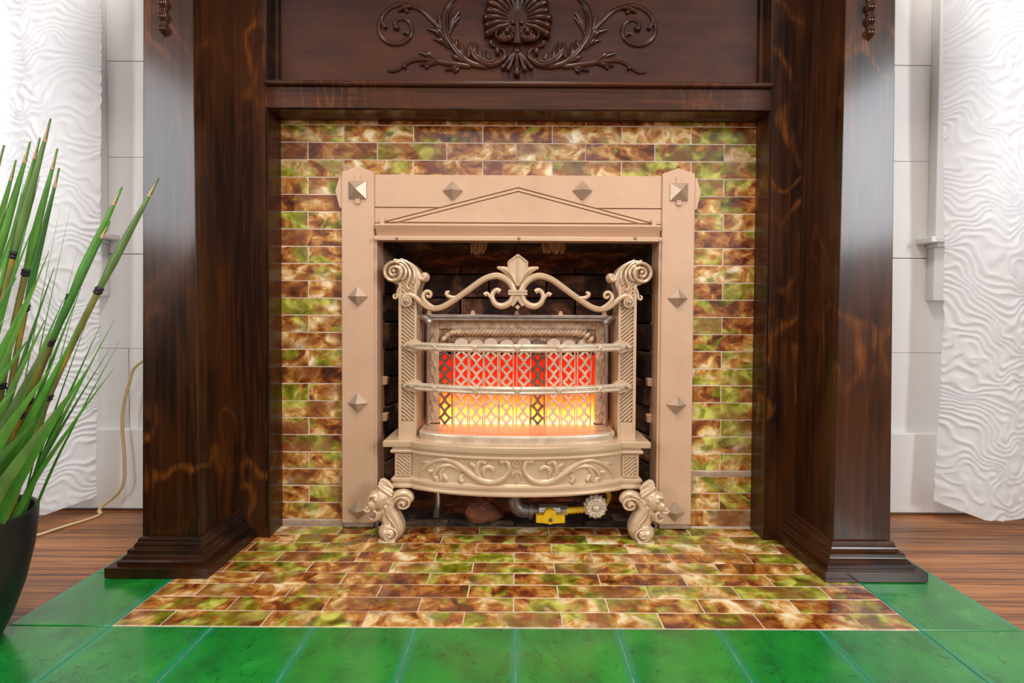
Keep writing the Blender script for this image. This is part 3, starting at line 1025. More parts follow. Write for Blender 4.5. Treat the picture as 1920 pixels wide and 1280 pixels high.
for pts, rad in (
        ([(1000, 600), (880, 440), (715, 385)], [18, 58, 10]), ([(1020, 650), (900, 550), (795, 525)], [14, 38, 10]),
        ([(1010, 460), (1045, 300), (1135, 165)], [18, 46, 26]), ([(1030, 430), (1085, 300), (1150, 235)], [12, 36, 14]),
        ([(930, 430), (890, 290), (850, 180)], [18, 30, 18]), ([(1090, 650), (1105, 570), (1135, 515)], [18, 30, 10]),
        ([(1210, 770), (1180, 660), (1170, 575)], [30, 42, 14]), ([(1265, 770), (1275, 660), (1310, 560)], [25, 36, 12]),
        ([(1340, 740), (1345, 650), (1372, 560)], [20, 32, 10]), ([(1440, 780), (1425, 700), (1400, 610)], [20, 34, 12]),
        ([(1540, 800), (1530, 730), (1500, 680)], [22, 34, 12]),
        ([(860, 820), (740, 740), (605, 700)], [20, 50, 12]), ([(850, 840), (740, 860), (615, 870)], [16, 34, 10]),
        ([(760, 860), (710, 895), (690, 905)], [14, 30, 22]), ([(1180, 890), (1080, 915), (950, 940)], [14, 34, 12]),
        ([(1150, 900), (1100, 940), (1070, 965)], [14, 34, 26]), ([(1200, 830), (1100, 770), (1045, 735)], [16, 32, 12])):
    trace(leaf, pts, rad, 0.75, 0.002)
    trace(leaf, pts, [r * 0.22 for r in rad], 1.0, 0.002 + max(rad) * 0.62 * U)
UH = 1.0 / 8.0 / F_PX * (Y_PAN - CAM_LOC.y)


def cH(u, v, dy=0.0):
    p = at(860 + u / 8.0, v / 8.0, Y_PAN)
    return Vector((p.x, Y_PAN - dy, p.z))


shell = MB()
hub = cH(880, 350)
shell.ball((hub.x, Y_PAN, hub.z + 60 * UH), (440 * UH, 0.016, 380 * UH), 24, 12)
NR = 17
for i in range(NR):
    a = R(-24) + R(228) * i / (NR - 1)
    ln = 545 - 60 * abs(math.sin(a - PI / 2)) ** 2 + (0 if i % 2 else 22)
    d = Vector((math.cos(a), 0, math.sin(a)))
    pts = [hub + d * (80 * UH) + Vector((0, -0.012, 0)), hub + d * (ln * 0.55 * UH) + Vector((0, -0.017, 0)),
           hub + d * (ln * 0.9 * UH) + Vector((0, -0.013, 0)), hub + d * (ln * UH) + Vector((0, -0.004, 0))]
    shell.tube(pts, [10 * UH, 34 * UH, 52 * UH, 36 * UH], n=8, flat=0.75)
mask = MB()
for s in (-1, 1):
    ring = [cH(880 + s * (185 + 135 * math.cos(t)), 560 + 95 * math.sin(t) + s * 0, 0.012) for t in np.linspace(0, 2 * PI, 13)]
    mask.tube(ring, 24 * UH, n=8, flat=1.2)
    mask.ball(cH(880 + s * 150, 515, 0.012), (48 * UH, 0.008, 52 * UH))
    mask.ball(cH(880 + s * 185, 570, 0.006), (120 * UH, 0.006, 80 * UH))
    mask.ball(cH(880 + s * 65, 410, 0.017), (38 * UH, 0.005, 36 * UH))
    mask.tube([cH(880 + s * 300, 715, 0.003), cH(880 + s * 380, 690, 0.004), cH(880 + s * 400, 640, 0.004)], [20 * UH, 28 * UH, 40 * UH])
mask.tube([cH(878, 400, 0.016), cH(878, 520, 0.016), cH(875, 700, 0.012)], [36 * UH, 44 * UH, 62 * UH], flat=0.8)
tuft = MB()
tuft.ball(cH(872, 785, 0.004), (58 * UH, 0.008, 60 * UH))
for du, vv, rr in ((-210, 1030, 34), (-125, 1050, 38), (0, 1110, 56), (120, 1050, 38), (215, 1030, 34)):
    tuft.tube([cH(872 + du * 0.1, 800, 0.005), cH(872 + du * 0.6, 920, 0.006), cH(872 + du, vv, 0.005)], [20 * UH, 34 * UH, rr * UH], flat=0.9)
    tuft.ball(cH(872 + du, vv, 0.006), (rr * 1.05 * UH, rr * 1.0 * UH, rr * 1.2 * UH))
carving = shell.build('shell_carving', 'oak_carved', man, angle=50)
mask.build('scroll_mask', 'oak_carved', carving, angle=50)
tuft.build('leaf_tuft', 'oak_carved', carving, angle=50)
for mbx, nm in ((half, 'scroll'), (branch, 'branch'), (leaf, 'leaves')):
    mbx.build(nm, 'oak_carved', carving, angle=50)
    mbx.mirrored(XC).build(nm, 'oak_carved', carving, angle=50)

# ------------------------------------------------------------------ cast iron frame round the opening
YF = -0.018
fr = thing('cast_iron_surround', (0, -0.01, 0.018), 'cream painted cast iron fireplace frame with pyramid studs and gabled lintel', 'fireplace surround')


def P2(px, py, Y=YF):
    p = at(px, py, Y)
    return (p.x, p.z)


def mir(poly):
    return [(-x, z) for x, z in poly][::-1]


def pyramid(mb, cx, cz, half_, y, rise, rot):
    base_ = []
    for k_ in range(4):
        a = rot + PI / 4 + k_ * PI / 2
        base_.append((cx + half_ * math.cos(a), y, cz + half_ * math.sin(a)))
    rim = [(p[0], y - 0.0025, p[2]) for p in base_]
    mb.add(base_ + rim + [(cx, y - rise, cz)], [(0, 1, 5, 4), (1, 2, 6, 5), (2, 3, 7, 6), (3, 0, 4, 7), (4, 5, 8), (5, 6, 8), (6, 7, 8), (7, 4, 8), (3, 2, 1, 0)])


pxL, pxR = -0.3862, -0.3148
zsh = P2(641, 322)[1]
zap = P2(670, 311.5)[1]
zbt = P2(670, 980)[1]
for s in (-1, 1):
    def mm_(poly):
        return poly if s < 0 else mir(poly)
    post = MB().prism(mm_([(pxL, zbt), (pxR, zbt), (pxR, zsh), ((pxL + pxR) / 2, zap), (pxL, zsh)]), YF, -0.001, 0.0012, 0.0012)
    po = post.build('post', 'cream_iron', fr)
    fa = MB()
    xa, xb = -s * -0.3165, -s * -0.3095
    fa.box(min(xa, xb), max(xa, xb), -0.014, 0.050, zbt + 0.004, 0.645)
    fa.build('inner_flange', 'cream_iron', po, bevel=0.001)
    ear = [P2(626.6, 356), P2(635, 328), P2(644, 328), P2(644, 389), P2(635, 389)]
    MB().prism(mm_(ear), YF + 0.005, 0.0, 0.001, 0.001).build('ear', 'cream_iron', po)
    cx = -s * (pxL + pxR) / 2 * -1
    cx = s * abs((pxL + pxR) / 2)
    zc = P2(671, 356.5)[1]
    hw = 16.5 / F_PX * 1.083
    tb = MB().box(cx - 0.0062, cx + 0.0062, YF - 0.0025, YF + 0.002, zc + hw - 0.001, zc + hw + 0.0145)
    tb.build('stud_tab', 'cream_iron', po, bevel=0.001)
    tb = MB().box(cx - 0.0055, cx + 0.0055, YF - 0.0035, YF + 0.002, zc - hw - 0.0105, zc - hw + 0.001)
    tb.build('stud_tab', 'cream_iron', po, bevel=0.001)
    sq = MB()
    pyramid(sq, cx, zc, hw * 1.414, YF, 0.016, 0)
    sq.build('stud', 'pewter_stud', po, angle=10)
    for pyy in (555.5, 755, 955):
        dm = MB()
        pyramid(dm, cx, P2(671, pyy)[1], 18.3 / F_PX * 1.083, YF, 0.015, PI / 4)
        dm.build('stud', 'pewter_stud', po, angle=10)
    for (pa, pb, y0_, y1_) in ((711, 727, 705, 722), (711, 727, 773, 790), (710, 719, 531, 541)):
        a, b_ = P2(pa, y0_, 0.035), P2(pb, y1_, 0.035)
        lg = MB().prism([(s * abs(a[0]), a[1]), (s * abs(b_[0]), a[1] - 0.002), (s * abs(b_[0]) * 1.004, b_[1] + 0.002), (s * abs(a[0]), b_[1])], 0.030, 0.048, 0.001, 0.001)
        lg.build('lug', 'cream_iron', po)
YL = -0.0135
xl = 0.3148
z327, z388, z424 = P2(970, 328.5, YL)[1], P2(970, 390, YL)[1], P2(970, 425, YL)[1]
lin = MB().box(-xl, xl, YL + 0.006, -0.001, z424 - 0.02, z327).build('lintel', 'cream_iron', fr)
zg = P2(970, 417, YL)[1]
za1, za2 = P2(970, 352, YL)[1], P2(970, 359, YL)[1]
gw = 0.0011                                    # half width of the grooves
xg = 0.293
slope = (za1 - zg) / xg


def gable_z(x, top):
    return top - abs(x) * slope


def xcross(zq, top):
    return (top - zq) / slope


YB = YL + 0.007
# plate above the gable
t1 = za1 + gw * 1.05
MB().prism([(-xl, z327), (-xl, z388 + gw), (-xcross(z388 + gw, t1), z388 + gw), (0, t1), (xcross(z388 + gw, t1), z388 + gw), (xl, z388 + gw), (xl, z327)], YL, YB, 0.0005, 0.0005).build('upper_plate', 'cream_iron', lin, angle=20)
for s in (-1, 1):
    xq = xcross(z388 - gw, t1)
    zq = zg - 0.002
    MB().prism([(s * xl, z388 - gw), (s * xq, z388 - gw), (s * xcross(zq, t1), zq), (s * xl, zq)], YL, YB, 0.0005, 0.0005).build('lower_plate', 'cream_iron', lin, angle=20)
    t2, t3 = za1 - gw * 1.05, za2 + gw * 1.05
    MB().prism([(0, t2), (s * xcross(zg, t2), zg), (s * xcross(zg, t3), zg), (0, t3)], YL, YB, 0.0004, 0.0004).build('gable_band', 'cream_iron', lin, angle=20)
t4 = za2 - gw * 1.05
MB().prism([(-xcross(zg, t4), zg), (xcross(zg, t4), zg), (0, t4)], YL, YB, 0.0005, 0.0005).build('gable_field', 'cream_iron', lin, angle=20)
MB().box(-xl, xl, YL, YB, z424 - 0.006, zg - 0.0035).build('foot_band', 'cream_iron', lin, bevel=0.0004)
for px_ in (849, 1092):
    dm = MB()
    q = P2(px_, 357.5, YL)
    pyramid(dm, q[0], q[1], 18.3 / F_PX * 1.083, YL, 0.015, PI / 4)
    dm.build('stud', 'pewter_stud', lin, angle=10)
YH = -0.031
zh0 = P2(970, 425, YL)[1]
zh1 = P2(970, 443, YH)[1]
zh2 = P2(970, 451, YH)[1]
hood = MB()
YT = YL - 0.017
hp = [(YL, zh0 + 0.004), (YT + 0.002, zh0 + 0.002), (YT, zh0), (YT, zh0 - 0.0015), (YT + 0.011, zh1 + 0.002), (YT + 0.011, zh1), (YT, zh1 - 0.0005), (YT - 0.001, zh1 - 0.002), (YT - 0.001, zh2), (YT + 0.004, zh2 - 0.001), (0.03, zh2 + 0.004), (0.03, zh0)]
xh = 0.3085
hood.strip([[(-xh, y_, z_), (xh, y_, z_)] for y_, z_ in hp + [hp[0]]])
n8 = len(hp)
hood.add([(-xh, y_, z_) for y_, z_ in hp], [tuple(range(n8))])
hood.add([(xh, y_, z_) for y_, z_ in hp], [tuple(reversed(range(n8)))])
hd = hood.build('hood', 'cream_iron', fr, angle=20)
for px_ in (744, 973, 1191):
    q = P2(px_, 446.5, YH - 0.001)
    MB().lathe([(0.0032, 0.0), (0.0030, -0.0012), (0.0018, -0.0022)], (q[0], YH - 0.001, q[1]), 'Y', 10).build('screw', 'screw_metal', hd)
for s in (-1, 1):
    MB().box(min(s * 0.292, s * 0.302), max(s * 0.292, s * 0.302), YL - 0.007, YL, zh0 - 0.002, zh0 + 0.017).build('bracket', 'cream_iron', hd, bevel=0.001)
    MB().ball((s * 0.3075, YH + 0.001, zh2 + 0.003), (0.005, 0.005, 0.006)).build('hood_end', 'cream_iron', hd)

# ------------------------------------------------------------------ gas heater
ht = thing('gas_heater', (0, -0.03, 0.0), 'ornate cream gas heater with glowing radiants and lion feet in the fireplace', 'heater')
YP = -0.035
KP = (YP - CAM_LOC.y) / F_PX          # metres per pixel at the post plane


def mirror_build(mb, name, mat, parent, **kw):
    a = mb.build(name, mat, parent if not isinstance(parent, tuple) else parent[0], **kw)
    b2 = mb.mirrored().build(name, mat, parent if not isinstance(parent, tuple) else parent[1], **kw)
    return (a, b2)


def Q(px, py, Y=YP):
    return at(px, py, Y)


# posts
pl, pr = Q(747, 700).x, Q(781, 700).x
zt_, zb_ = Q(760, 530).z, 0.205
post = MB().box(pl, pr, YP + 0.0065, 0.030, zb_, zt_)
posts = mirror_build(post, 'post', 'cream_cast', ht, bevel=0.001)
bord = MB()
il, ir = Q(753, 700).x, Q(776, 700).x
bord.box(pl, il, YP, YP + 0.008, zb_, zt_).box(ir, pr, YP, YP + 0.008, zb_, zt_).box(il, ir, YP, YP + 0.008, zb_, Q(760, 790).z)
mirror_build(bord, 'border', 'cream_cast', posts, bevel=0.0007)
ribs = MB()
z_lo, z_hi = Q(760, 788).z, Q(760, 532).z
w_ = ir - il
z = z_lo - w_ * 0.9
while z < z_hi:
    a0, a1 = (il, z + w_ * 0.85), (ir, z)
    # clip to the panel
    pts = []
    for t in (0, 1):
        pts.append([a0[0] + (a1[0] - a0[0]) * t, a0[1] + (a1[1] - a0[1]) * t])
    if pts[1][1] < z_lo:
        t = (z_lo - pts[0][1]) / (pts[1][1] - pts[0][1])
        pts[1] = [il + w_ * t, z_lo]
    if pts[0][1] > z_lo + 0.001:
        ribs.tube([(pts[0][0], YP + 0.0045, pts[0][1]), (pts[1][0], YP + 0.0040, pts[1][1])], 0.0025, n=6, flat=1.4, smooth=0)
    z += 0.0084
mirror_build(ribs, 'fluting', 'cream_cast', posts)


def cE(u, v, Y=YP, dy=0.0):
    p = at(690 + u / 6.736, 470 + v / 6.736, Y)
    return Vector((p.x, Y - dy, p.z))


UE = KP / 6.736
# volute heads
outl = [(420, 440), (330, 412), (250, 370), (215, 300), (215, 240), (245, 170), (310, 120), (390, 98), (470, 110), (550, 155), (610, 210), (650, 280), (655, 400), (600, 560), (430, 560)]
poly = [(cE(u, v).x, cE(u, v).z) for u, v in outl]
vol = MB().prism(poly, YP + 0.0035, 0.02, 0.003, 0.002)
vols = mirror_build(vol, 'volute', 'cream_cast', posts, angle=40)
sp_ = MB()
cu, cv = 335, 275
pts = []
for t in np.linspace(0, 1, 26):
    a = R(-60) - t * R(620)
    r_ = 118 * (1 - t) ** 0.85 + 20
    pts.append(cE(cu + r_ * math.cos(a), cv + r_ * math.sin(a), YP, 0.002))
sp_.tube(pts, [22 * UE, 24 * UE, 22 * UE, 20 * UE, 22 * UE], n=8, flat=1.9, smooth=2)
sp_.ball(cE(330, 255, YP, 0.003), 26 * UE)
for pts_, rr in (([(330, 112), (450, 150), (520, 240), (530, 340), (490, 440), (520, 490)], [14, 18, 20, 18, 14, 16]),
                 ([(360, 150), (430, 180), (480, 250), (470, 330), (420, 370)], [12, 18, 22, 20, 12]),
                 ([(350, 175), (410, 205), (430, 260), (440, 290)], [10, 16, 20, 12]),
                 ([(420, 105), (520, 160), (580, 250), (590, 340), (570, 420)], [12, 15, 16, 16, 12])):
    sp_.tube([cE(u, v, YP, 0.0005) for u, v in pts_], [r_ * UE * 1.1 for r_ in rr], n=8, flat=1.5)
mirror_build(sp_, 'spiral', 'cream_cast', vols)
cur = MB()
cur.ball(cE(705, 330, YP, -0.012), (66 * UE, 0.010, 66 * UE), 14, 10)
cur.tube([cE(640, 300, YP, -0.008), cE(650, 350, YP, -0.006), cE(700, 360, YP, -0.003), cE(725, 320, YP, -0.002), cE(690, 300, YP, -0.003)], [26 * UE, 26 * UE, 22 * UE, 20 * UE, 12 * UE])
mirror_build(cur, 'curl', 'cream_cast', vols)
cur = MB()
cur.tube([cE(395, 470), cE(372, 530), cE(365, 585), cE(335, 600), cE(322, 570), cE(345, 548)], [20 * UE, 16 * UE, 16 * UE, 16 * UE, 14 * UE, 12 * UE])
mirror_build(cur, 'curl', 'cream_cast', vols)

# crest rail
crest = MB()


def cC(u, v, dy=0.0):
    p = at(710 + u / 7.111, 470 + v / 7.111, YP - 0.006)
    return Vector((p.x, YP - 0.006 - dy, p.z))


UC = KP / 7.111


def tc_(mb, pts, radii, flat=0.9, dy=0.0, n=8):
    mb.tube([cC(u, v, dy) for u, v in pts], [r_ * UC for r_ in radii], n=n, flat=flat)


half = MB()
main_path = [(330, 640), (345, 605), (400, 585), (480, 612), (560, 682), (640, 742), (740, 770), (850, 748), (950, 692), (1080, 605), (1230, 498), (1380, 392), (1490, 345), (1590, 335), (1690, 372), (1765, 445), (1800, 530), (1795, 600), (1765, 672), (1700, 722), (1620, 736), (1550, 700), (1515, 630), (1525, 560), (1575, 522), (1620, 545)]
tc_(half, main_path, [28, 30, 32, 34, 36, 38, 40, 40, 40, 40, 42, 42, 44, 46, 48, 48, 46, 44, 44, 44, 42, 38, 34, 32, 32, 36])
tc_(half, [(p[0] + 6, p[1] - 16) for p in main_path[4:16]], [9] * 4, 1.0, 0.0055, 6)
tc_(half, [(p[0] - 2, p[1] + 12) for p in main_path[4:16]], [8] * 4, 1.0, 0.0055, 6)
tc_(half, [(760, 760), (670, 715), (605, 650), (598, 590), (640, 542), (695, 560), (692, 610), (655, 612), (648, 585)], [20, 28, 30, 28, 26, 24, 22, 18, 16], 1.0, 0.002)
tc_(half, [(1080, 600), (990, 622), (925, 602), (905, 562), (945, 545)], [10, 26, 28, 26, 18], 1.0, 0.001)
tc_(half, [(1530, 690), (1490, 620), (1445, 568), (1412, 590)], [14, 20, 26, 32], 1.0, 0.001)
half.lathe([(74 * UC, 0.0), (74 * UC, -0.006), (66 * UC, -0.009), (52 * UC, -0.009), (48 * UC, -0.006), (40 * UC, -0.006), (36 * UC, -0.011), (30 * UC, -0.012)], cC(375, 675, -0.004), 'Y', 20)
crest_l = half.build('crest_rail', 'cream_cast', ht, angle=50)
half.mirrored().build('crest_rail', 'cream_cast', ht, angle=50)
fin = MB()
lf = MB()
tc_(lf, [(1835, 470), (1785, 345), (1700, 262), (1580, 222)], [16, 46, 52, 14], 0.7, 0.001)
tc_(lf, [(1830, 430), (1775, 330), (1690, 255), (1600, 225)], [8, 12, 12, 6], 1.0, 0.0075)
tc_(lf, [(1842, 590), (1820, 660), (1775, 730)], [24, 34, 26], 0.8, 0.001)
fin.join(lf)
fin.join(lf.mirrored(0.0))
kt = [(1845, 55), (1728, 150), (1732, 235), (1845, 470)]
kp = [(cC(u, v).x, cC(u, v).z) for u, v in kt]
kp = kp + [(-x, z_) for x, z_ in kp[1:3]][::-1]
xm = 0.0
kp[0] = (0.0, kp[0][1])
kp[3] = (0.0, kp[3][1])
fin.prism(kp, YP - 0.010, YP + 0.004, 0.0015, 0.002)
ring = [(x, YP - 0.011, z_) for x, z_ in kp] + [(kp[0][0], YP - 0.011, kp[0][1])]
for a, b_ in zip(ring[:-1], ring[1:]):
    fin.tube([a, b_], 0.0018, n=6, smooth=0)
fin.tube([(0, YP - 0.0115, kp[0][1]), (0, YP - 0.0115, kp[3][1])], 0.0014, n=6, smooth=0)
zk0, zk1 = cC(1845, 590).z, cC(1845, 525).z
fin.box(-0.0205, 0.0205, YP - 0.016, YP + 0.002, zk0, (zk0 + zk1) / 2 - 0.0006).box(-0.0205, 0.0205, YP - 0.016, YP + 0.002, (zk0 + zk1) / 2 + 0.0006, zk1)
fin.prism([(0, cC(1845, 715).z), (0.006, cC(1845, 752).z), (0, cC(1845, 795).z), (-0.006, cC(1845, 752).z)], YP - 0.013, YP, 0.002, 0.003)
fin.build('finial', 'cream_cast', ht, angle=40)
for s in (-1, 1):
    c_ = cC(375, 672, 0.007)
    MB().lathe([(0.0045, 0), (0.0042, -0.002), (0.002, -0.003)], (s * abs(c_.x), c_.y, c_.z), 'Y', 10).box(s * abs(c_.x) - 0.0006, s * abs(c_.x) + 0.0006, c_.y - 0.0034, c_.y, c_.z - 0.003, c_.z + 0.003).build('screw', 'screw_metal', ht)

# guard bars, bowed forward
def bar_y(x, bow, xe=0.232, y0=YP - 0.006):
    return y0 - bow * (1 - (x / xe) ** 2)


for zc, bow in ((Q(765, 648).z, 0.064), (Q(765, 722.5).z, 0.064)):
    xs = np.linspace(-0.236, 0.236, 25)
    gb = MB()
    prof_r = [0.0055 if abs(x) > 0.225 else 0.0086 for x in xs]
    pth = [(x, bar_y(x, bow), zc) for x in xs]
    gb.tube(pth, prof_r, n=10, flat=0.55, smooth=0, normal=(0, -1, 0))
    for dz in (-0.0042, 0.0042):
        gb.tube([(x, bar_y(x, bow) - 0.0045, zc + dz) for x in xs[1:-1]], 0.0026, n=8, smooth=0)
    g = gb.build('guard_bar', 'silver_cast', ht, angle=50)
    for cxp in (817, 892, 970, 1048, 1123):
        xc_ = (cxp - 970) / F_PX * (bar_y((cxp - 970) / F_PX * 1.02, bow) - CAM_LOC.y)
        xr = MB()
        for sg in (-1, 1):
            p_ = []
            for t in np.linspace(-1, 1, 7):
                xx = xc_ + t * 0.0115
                p_.append((xx, bar_y(xx, bow) - 0.0066 + 0.0028 * t * t, zc + sg * t * 0.0088))
            xr.tube(p_, 0.0016, n=6, smooth=0)
        xr.build('ribbon', 'cream_cast', g)
    for s in (-1, 1):
        ep = MB()
        ex = s * 0.2365
        ep.prism([(ex + s * 0.012 * -1 * -1, zc), (ex + s * 0.003, zc + 0.009), (ex - s * 0.016, zc + 0.016), (ex - s * 0.03, zc + 0.0085), (ex - s * 0.03, zc - 0.0085), (ex - s * 0.016, zc - 0.016), (ex + s * 0.003, zc - 0.009)],
                 YP - 0.008, YP + 0.001, 0.002, 0.003)
        ep.build('end_plate', 'cream_cast', g, angle=40)
        MB().lathe([(0.0048, 0), (0.0048, -0.003), (0.0030, -0.0035), (0.0028, -0.0025), (0.0012, -0.003)], (ex - s * 0.001, YP - 0.008, zc), 'Y', 12).build('screw', 'screw_metal', g)

# base: straight ends, bowed middle
XB, XS = 0.2615, 0.222


def foot_y(x):
    ax = abs(x)
    if ax >= XS:
        return -0.050
    t = ax / XS
    return -0.054 - 0.047 * (1 - t ** 2.4)


def base_sweep(mb, prof, xe, xs=None):
    xs = list(np.linspace(-XS + 0.0005, XS - 0.0005, 41))
    rows_ = []
    for p, z_ in prof:
        row = [(-xe - p, 0.05, z_), (-xe - p, -0.050 - p, z_), (-XS, -0.050 - p, z_)]
        for x in xs:
            dx = 1e-3
            nx, ny = (foot_y(x + dx) - foot_y(x - dx)), -2 * dx
            if abs(x) > XS - 0.003:
                nx = 0
            l_ = math.hypot(nx, ny)
            row.append((x + nx / l_ * p, foot_y(x) + ny / l_ * p, z_))
        row += [(XS, -0.050 - p, z_), (xe + p, -0.050 - p, z_), (xe + p, 0.05, z_)]
        rows_.append(row)
    mb.strip(rows_)
    return rows_


body = MB()
r0 = base_sweep(body, [(-0.002, 0.104), (0.006, 0.106), (0.008, 0.110), (0.007, 0.1135), (0.0035, 0.1155), (0.0035, 0.119), (0.0065, 0.121), (0.0065, 0.1255), (0.001, 0.1285), (0.0, 0.1295), (0.0, 0.178), (0.002, 0.1795), (0.006, 0.181), (0.008, 0.185), (0.006, 0.1885), (0.0035, 0.190), (0.0035, 0.1935)], XB)
base = body.build('base', 'cream_cast', ht, angle=28)
top = MB()
r1 = base_sweep(top, [(0.0035, 0.1930), (0.0095, 0.1945), (0.0105, 0.197), (0.0105, 0.2065), (0.008, 0.2085), (-0.03, 0.2092)], XB + 0.012)
last = r1[-1]
top.add([p for p in last], [tuple(range(len(last)))])
top.build('slab', 'cream_cast', base, angle=28)
rp = MB()
for s in (-1,):
    x0, x1 = -XB + 0.006, -XS - 0.007
    rp.box(x0 - 0.003, x0, -0.0540, -0.049, 0.131, 0.178).box(x1, x1 + 0.003, -0.0540, -0.049, 0.131, 0.178).box(x0, x1, -0.0540, -0.049, 0.175, 0.178).box(x0, x1, -0.0540, -0.049, 0.131, 0.134)
    z = 0.134 - 0.014
    while z < 0.175:
        za, zb2 = z + (x1 - x0) * 0.8, z
        xa, xb_ = x0, x1
        if za > 0.175:
            xa = x0 + (x1 - x0) * (za - 0.175) / (za - zb2)
            za = 0.175
        if zb2 < 0.134:
            xb_ = x1 - (x1 - x0) * (0.134 - zb2) / (za - zb2) if za > 0.134 else xa
            zb2 = 0.134
        if xb_ - xa > 0.002:
            rp.tube([(xa, -0.0512, za), (xb_, -0.0512, zb2)], 0.0023, n=6, smooth=0)
        z += 0.0078
mirror_build(rp, 'fluted_block', 'cream_cast', base)
UB = (0.98 + 0.03) / F_PX / 6.4


def cB(u, v, dy=0.0):
    q = at(680 + u / 6.4, 820 + v / 6.4, -0.085)
    x = q.x
    for _ in range(3):
        q = at(680 + u / 6.4, 820 + v / 6.4, foot_y(x))
        x = q.x
    return Vector((q.x, foot_y(q.x) - dy, q.z))


rl = MB()


def tb_(pts, radii, flat=0.8):
    rl.tube([cB(u, v, 0.0004) for u, v in pts], [r_ * UB * 1.5 for r_ in radii], n=8, flat=flat)


tb_([(690, 470), (735, 365), (830, 295), (950, 262), (1080, 282), (1200, 362), (1320, 455), (1440, 522), (1560, 540), (1680, 498), (1745, 420), (1758, 345), (1720, 285), (1650, 290)], [10, 18, 22, 24, 26, 28, 28, 28, 26, 24, 22, 22, 22, 26])
tb_([(1200, 395), (1070, 335), (950, 345), (875, 402), (862, 470), (915, 492)], [20, 24, 24, 22, 20, 16])
tb_([(1120, 370), (1010, 345), (940, 430), (945, 500), (880, 515)], [8, 18, 22, 20, 18])
tb_([(960, 430), (1000, 490), (985, 505)], [12, 24, 20])
tb_([(860, 400), (800, 400)], [14, 18])
tb_([(1430, 520), (1372, 420), (1385, 320), (1425, 285), (1480, 310)], [12, 24, 24, 22, 22])
tb_([(1400, 450), (1345, 345), (1285, 310)], [10, 22, 20])
tb_([(1470, 490), (1452, 405), (1485, 352), (1550, 365), (1560, 400)], [12, 22, 22, 22, 18])
tb_([(700, 290), (760, 295), (820, 270)], [10, 18, 8])
tb_([(1195, 430), (1175, 490), (1190, 525)], [12, 22, 24])
tb_([(1225, 430), (1200, 470)], [14, 10])
rl.ball(cB(1185, 385, 0.001), (24 * UB, 0.003, 24 * UB))
rl2 = rl.mirrored()
ctr = MB()
c_ = cB(1855, 310)
ctr.tube([(0.008 * math.cos(t), foot_y(0) - 0.0005, c_.z + 0.007 * math.sin(t)) for t in np.linspace(0, 2 * PI, 13)], 0.0026, n=6, smooth=2)
ctr.ball((0, foot_y(0) - 0.001, c_.z), (0.0025, 0.002, 0.0025))
for s in (-1, 1):
    ctr.tube([(0, foot_y(0), c_.z - 0.016), (s * 0.008, foot_y(0), c_.z - 0.022), (s * 0.010, foot_y(0), c_.z - 0.033)], [0.002, 0.0035, 0.002], n=6)
ctr.tube([(0, foot_y(0), c_.z - 0.018), (0, foot_y(0), c_.z - 0.037)], [0.002, 0.0035], n=6)
rl.join(rl2).join(ctr)
rl.build('scroll_relief', 'cream_cast', base, angle=50)

# hearth plate in front of the fire
hpz = 0.2265
pts = [(-0.209, 0.028), (-0.209, -0.040)]
for t in np.linspace(PI, 2 * PI, 25):
    pts.append((0.209 * math.cos(t), -0.040 + 0.052 * math.sin(t)))
pts += [(0.209, -0.040), (0.209, 0.028)]
hpm = MB()
n_ = len(pts)


def plate_ring(kk, z_):
    return [(x * kk, (y_ - 0.03) * kk + 0.03, z_) for x, y_ in pts]


hpm.add(plate_ring(0.985, hpz - 0.0012), [tuple(range(n_))])
hpo = hpm.build('hearth_plate', 'cream_cast', ht)
rim = MB()
rim.strip([plate_ring(1.0, 0.2085), plate_ring(1.0, hpz - 0.011), plate_ring(1.008, hpz - 0.009), plate_ring(1.010, hpz - 0.005), plate_ring(1.008, hpz - 0.001), plate_ring(1.0, hpz), plate_ring(0.985, hpz), plate_ring(0.983, hpz - 0.0015)])
rim.build('plate_rim', 'silver_cast', hpo, angle=50)

# fire-clay back, radiants and the fire
YR = 0.030
fx0, fx1 = at(802, 700, YR).x, 0.0
zf1 = at(970, 598, YR).z
zf0 = hpz
xo = abs(at(802, 700, YR).x)
xi = abs(at(823, 700, YR).x)
zr1 = at(970, 617, YR).z
back = MB().box(-xo, -xi, YR, 0.07, zf0, zf1).box(xi, xo, YR, 0.07, zf0, zf1).box(-xi, xi, YR, 0.07, zr1, zf1)
bko = back.build('fireclay_frame', 'fireclay', ht, bevel=0.002)
rope = MB()
za = at(970, 622, YR).z
for i in range(-19, 20):
    x = i * 0.0088
    dz = -0.016 * max(0, (abs(i) - 16) / 3.0) ** 2
    rope.tube([(x - 0.007, YR - 0.002, za - 0.007 + dz), (x, YR - 0.011, za + dz), (x + 0.007, YR - 0.002, za + 0.007 + dz)], [0.0034, 0.0056, 0.0034], n=7, smooth=3)
rope.build('rope_moulding', 'fireclay', bko, angle=60)
for s in (-1, 1):
    dia = MB()
    xm = s * (xo + xi) / 2
    zz = zf0 + 0.02
    while zz < zf1 - 0.02:
        d = 0.0075
        q = [(xm - d * 0.8, YR - 0.001, zz), (xm, YR - 0.001, zz + 0.016), (xm + d * 0.8, YR - 0.001, zz), (xm, YR - 0.001, zz - 0.016)]
        for a, b_ in zip(q, q[1:] + q[:1]):
            dia.tube([a, b_], 0.0014, n=5, smooth=0)
        zz += 0.034
    tag(dia.build('diamond_relief', 'fireclay', bko), kind='stuff')
rib = MB()
zrb = at(970, 645, YR).z
for i in range(-32, 33):
    x = i * 0.0052
    rib.tube([(x, YR + 0.012, zrb - 0.01), (x, YR + 0.012, zr1)], 0.0026, n=6, smooth=0)
rib.box(-xi, xi, YR + 0.012, YR + 0.03, zrb - 0.012, zr1 + 0.002)
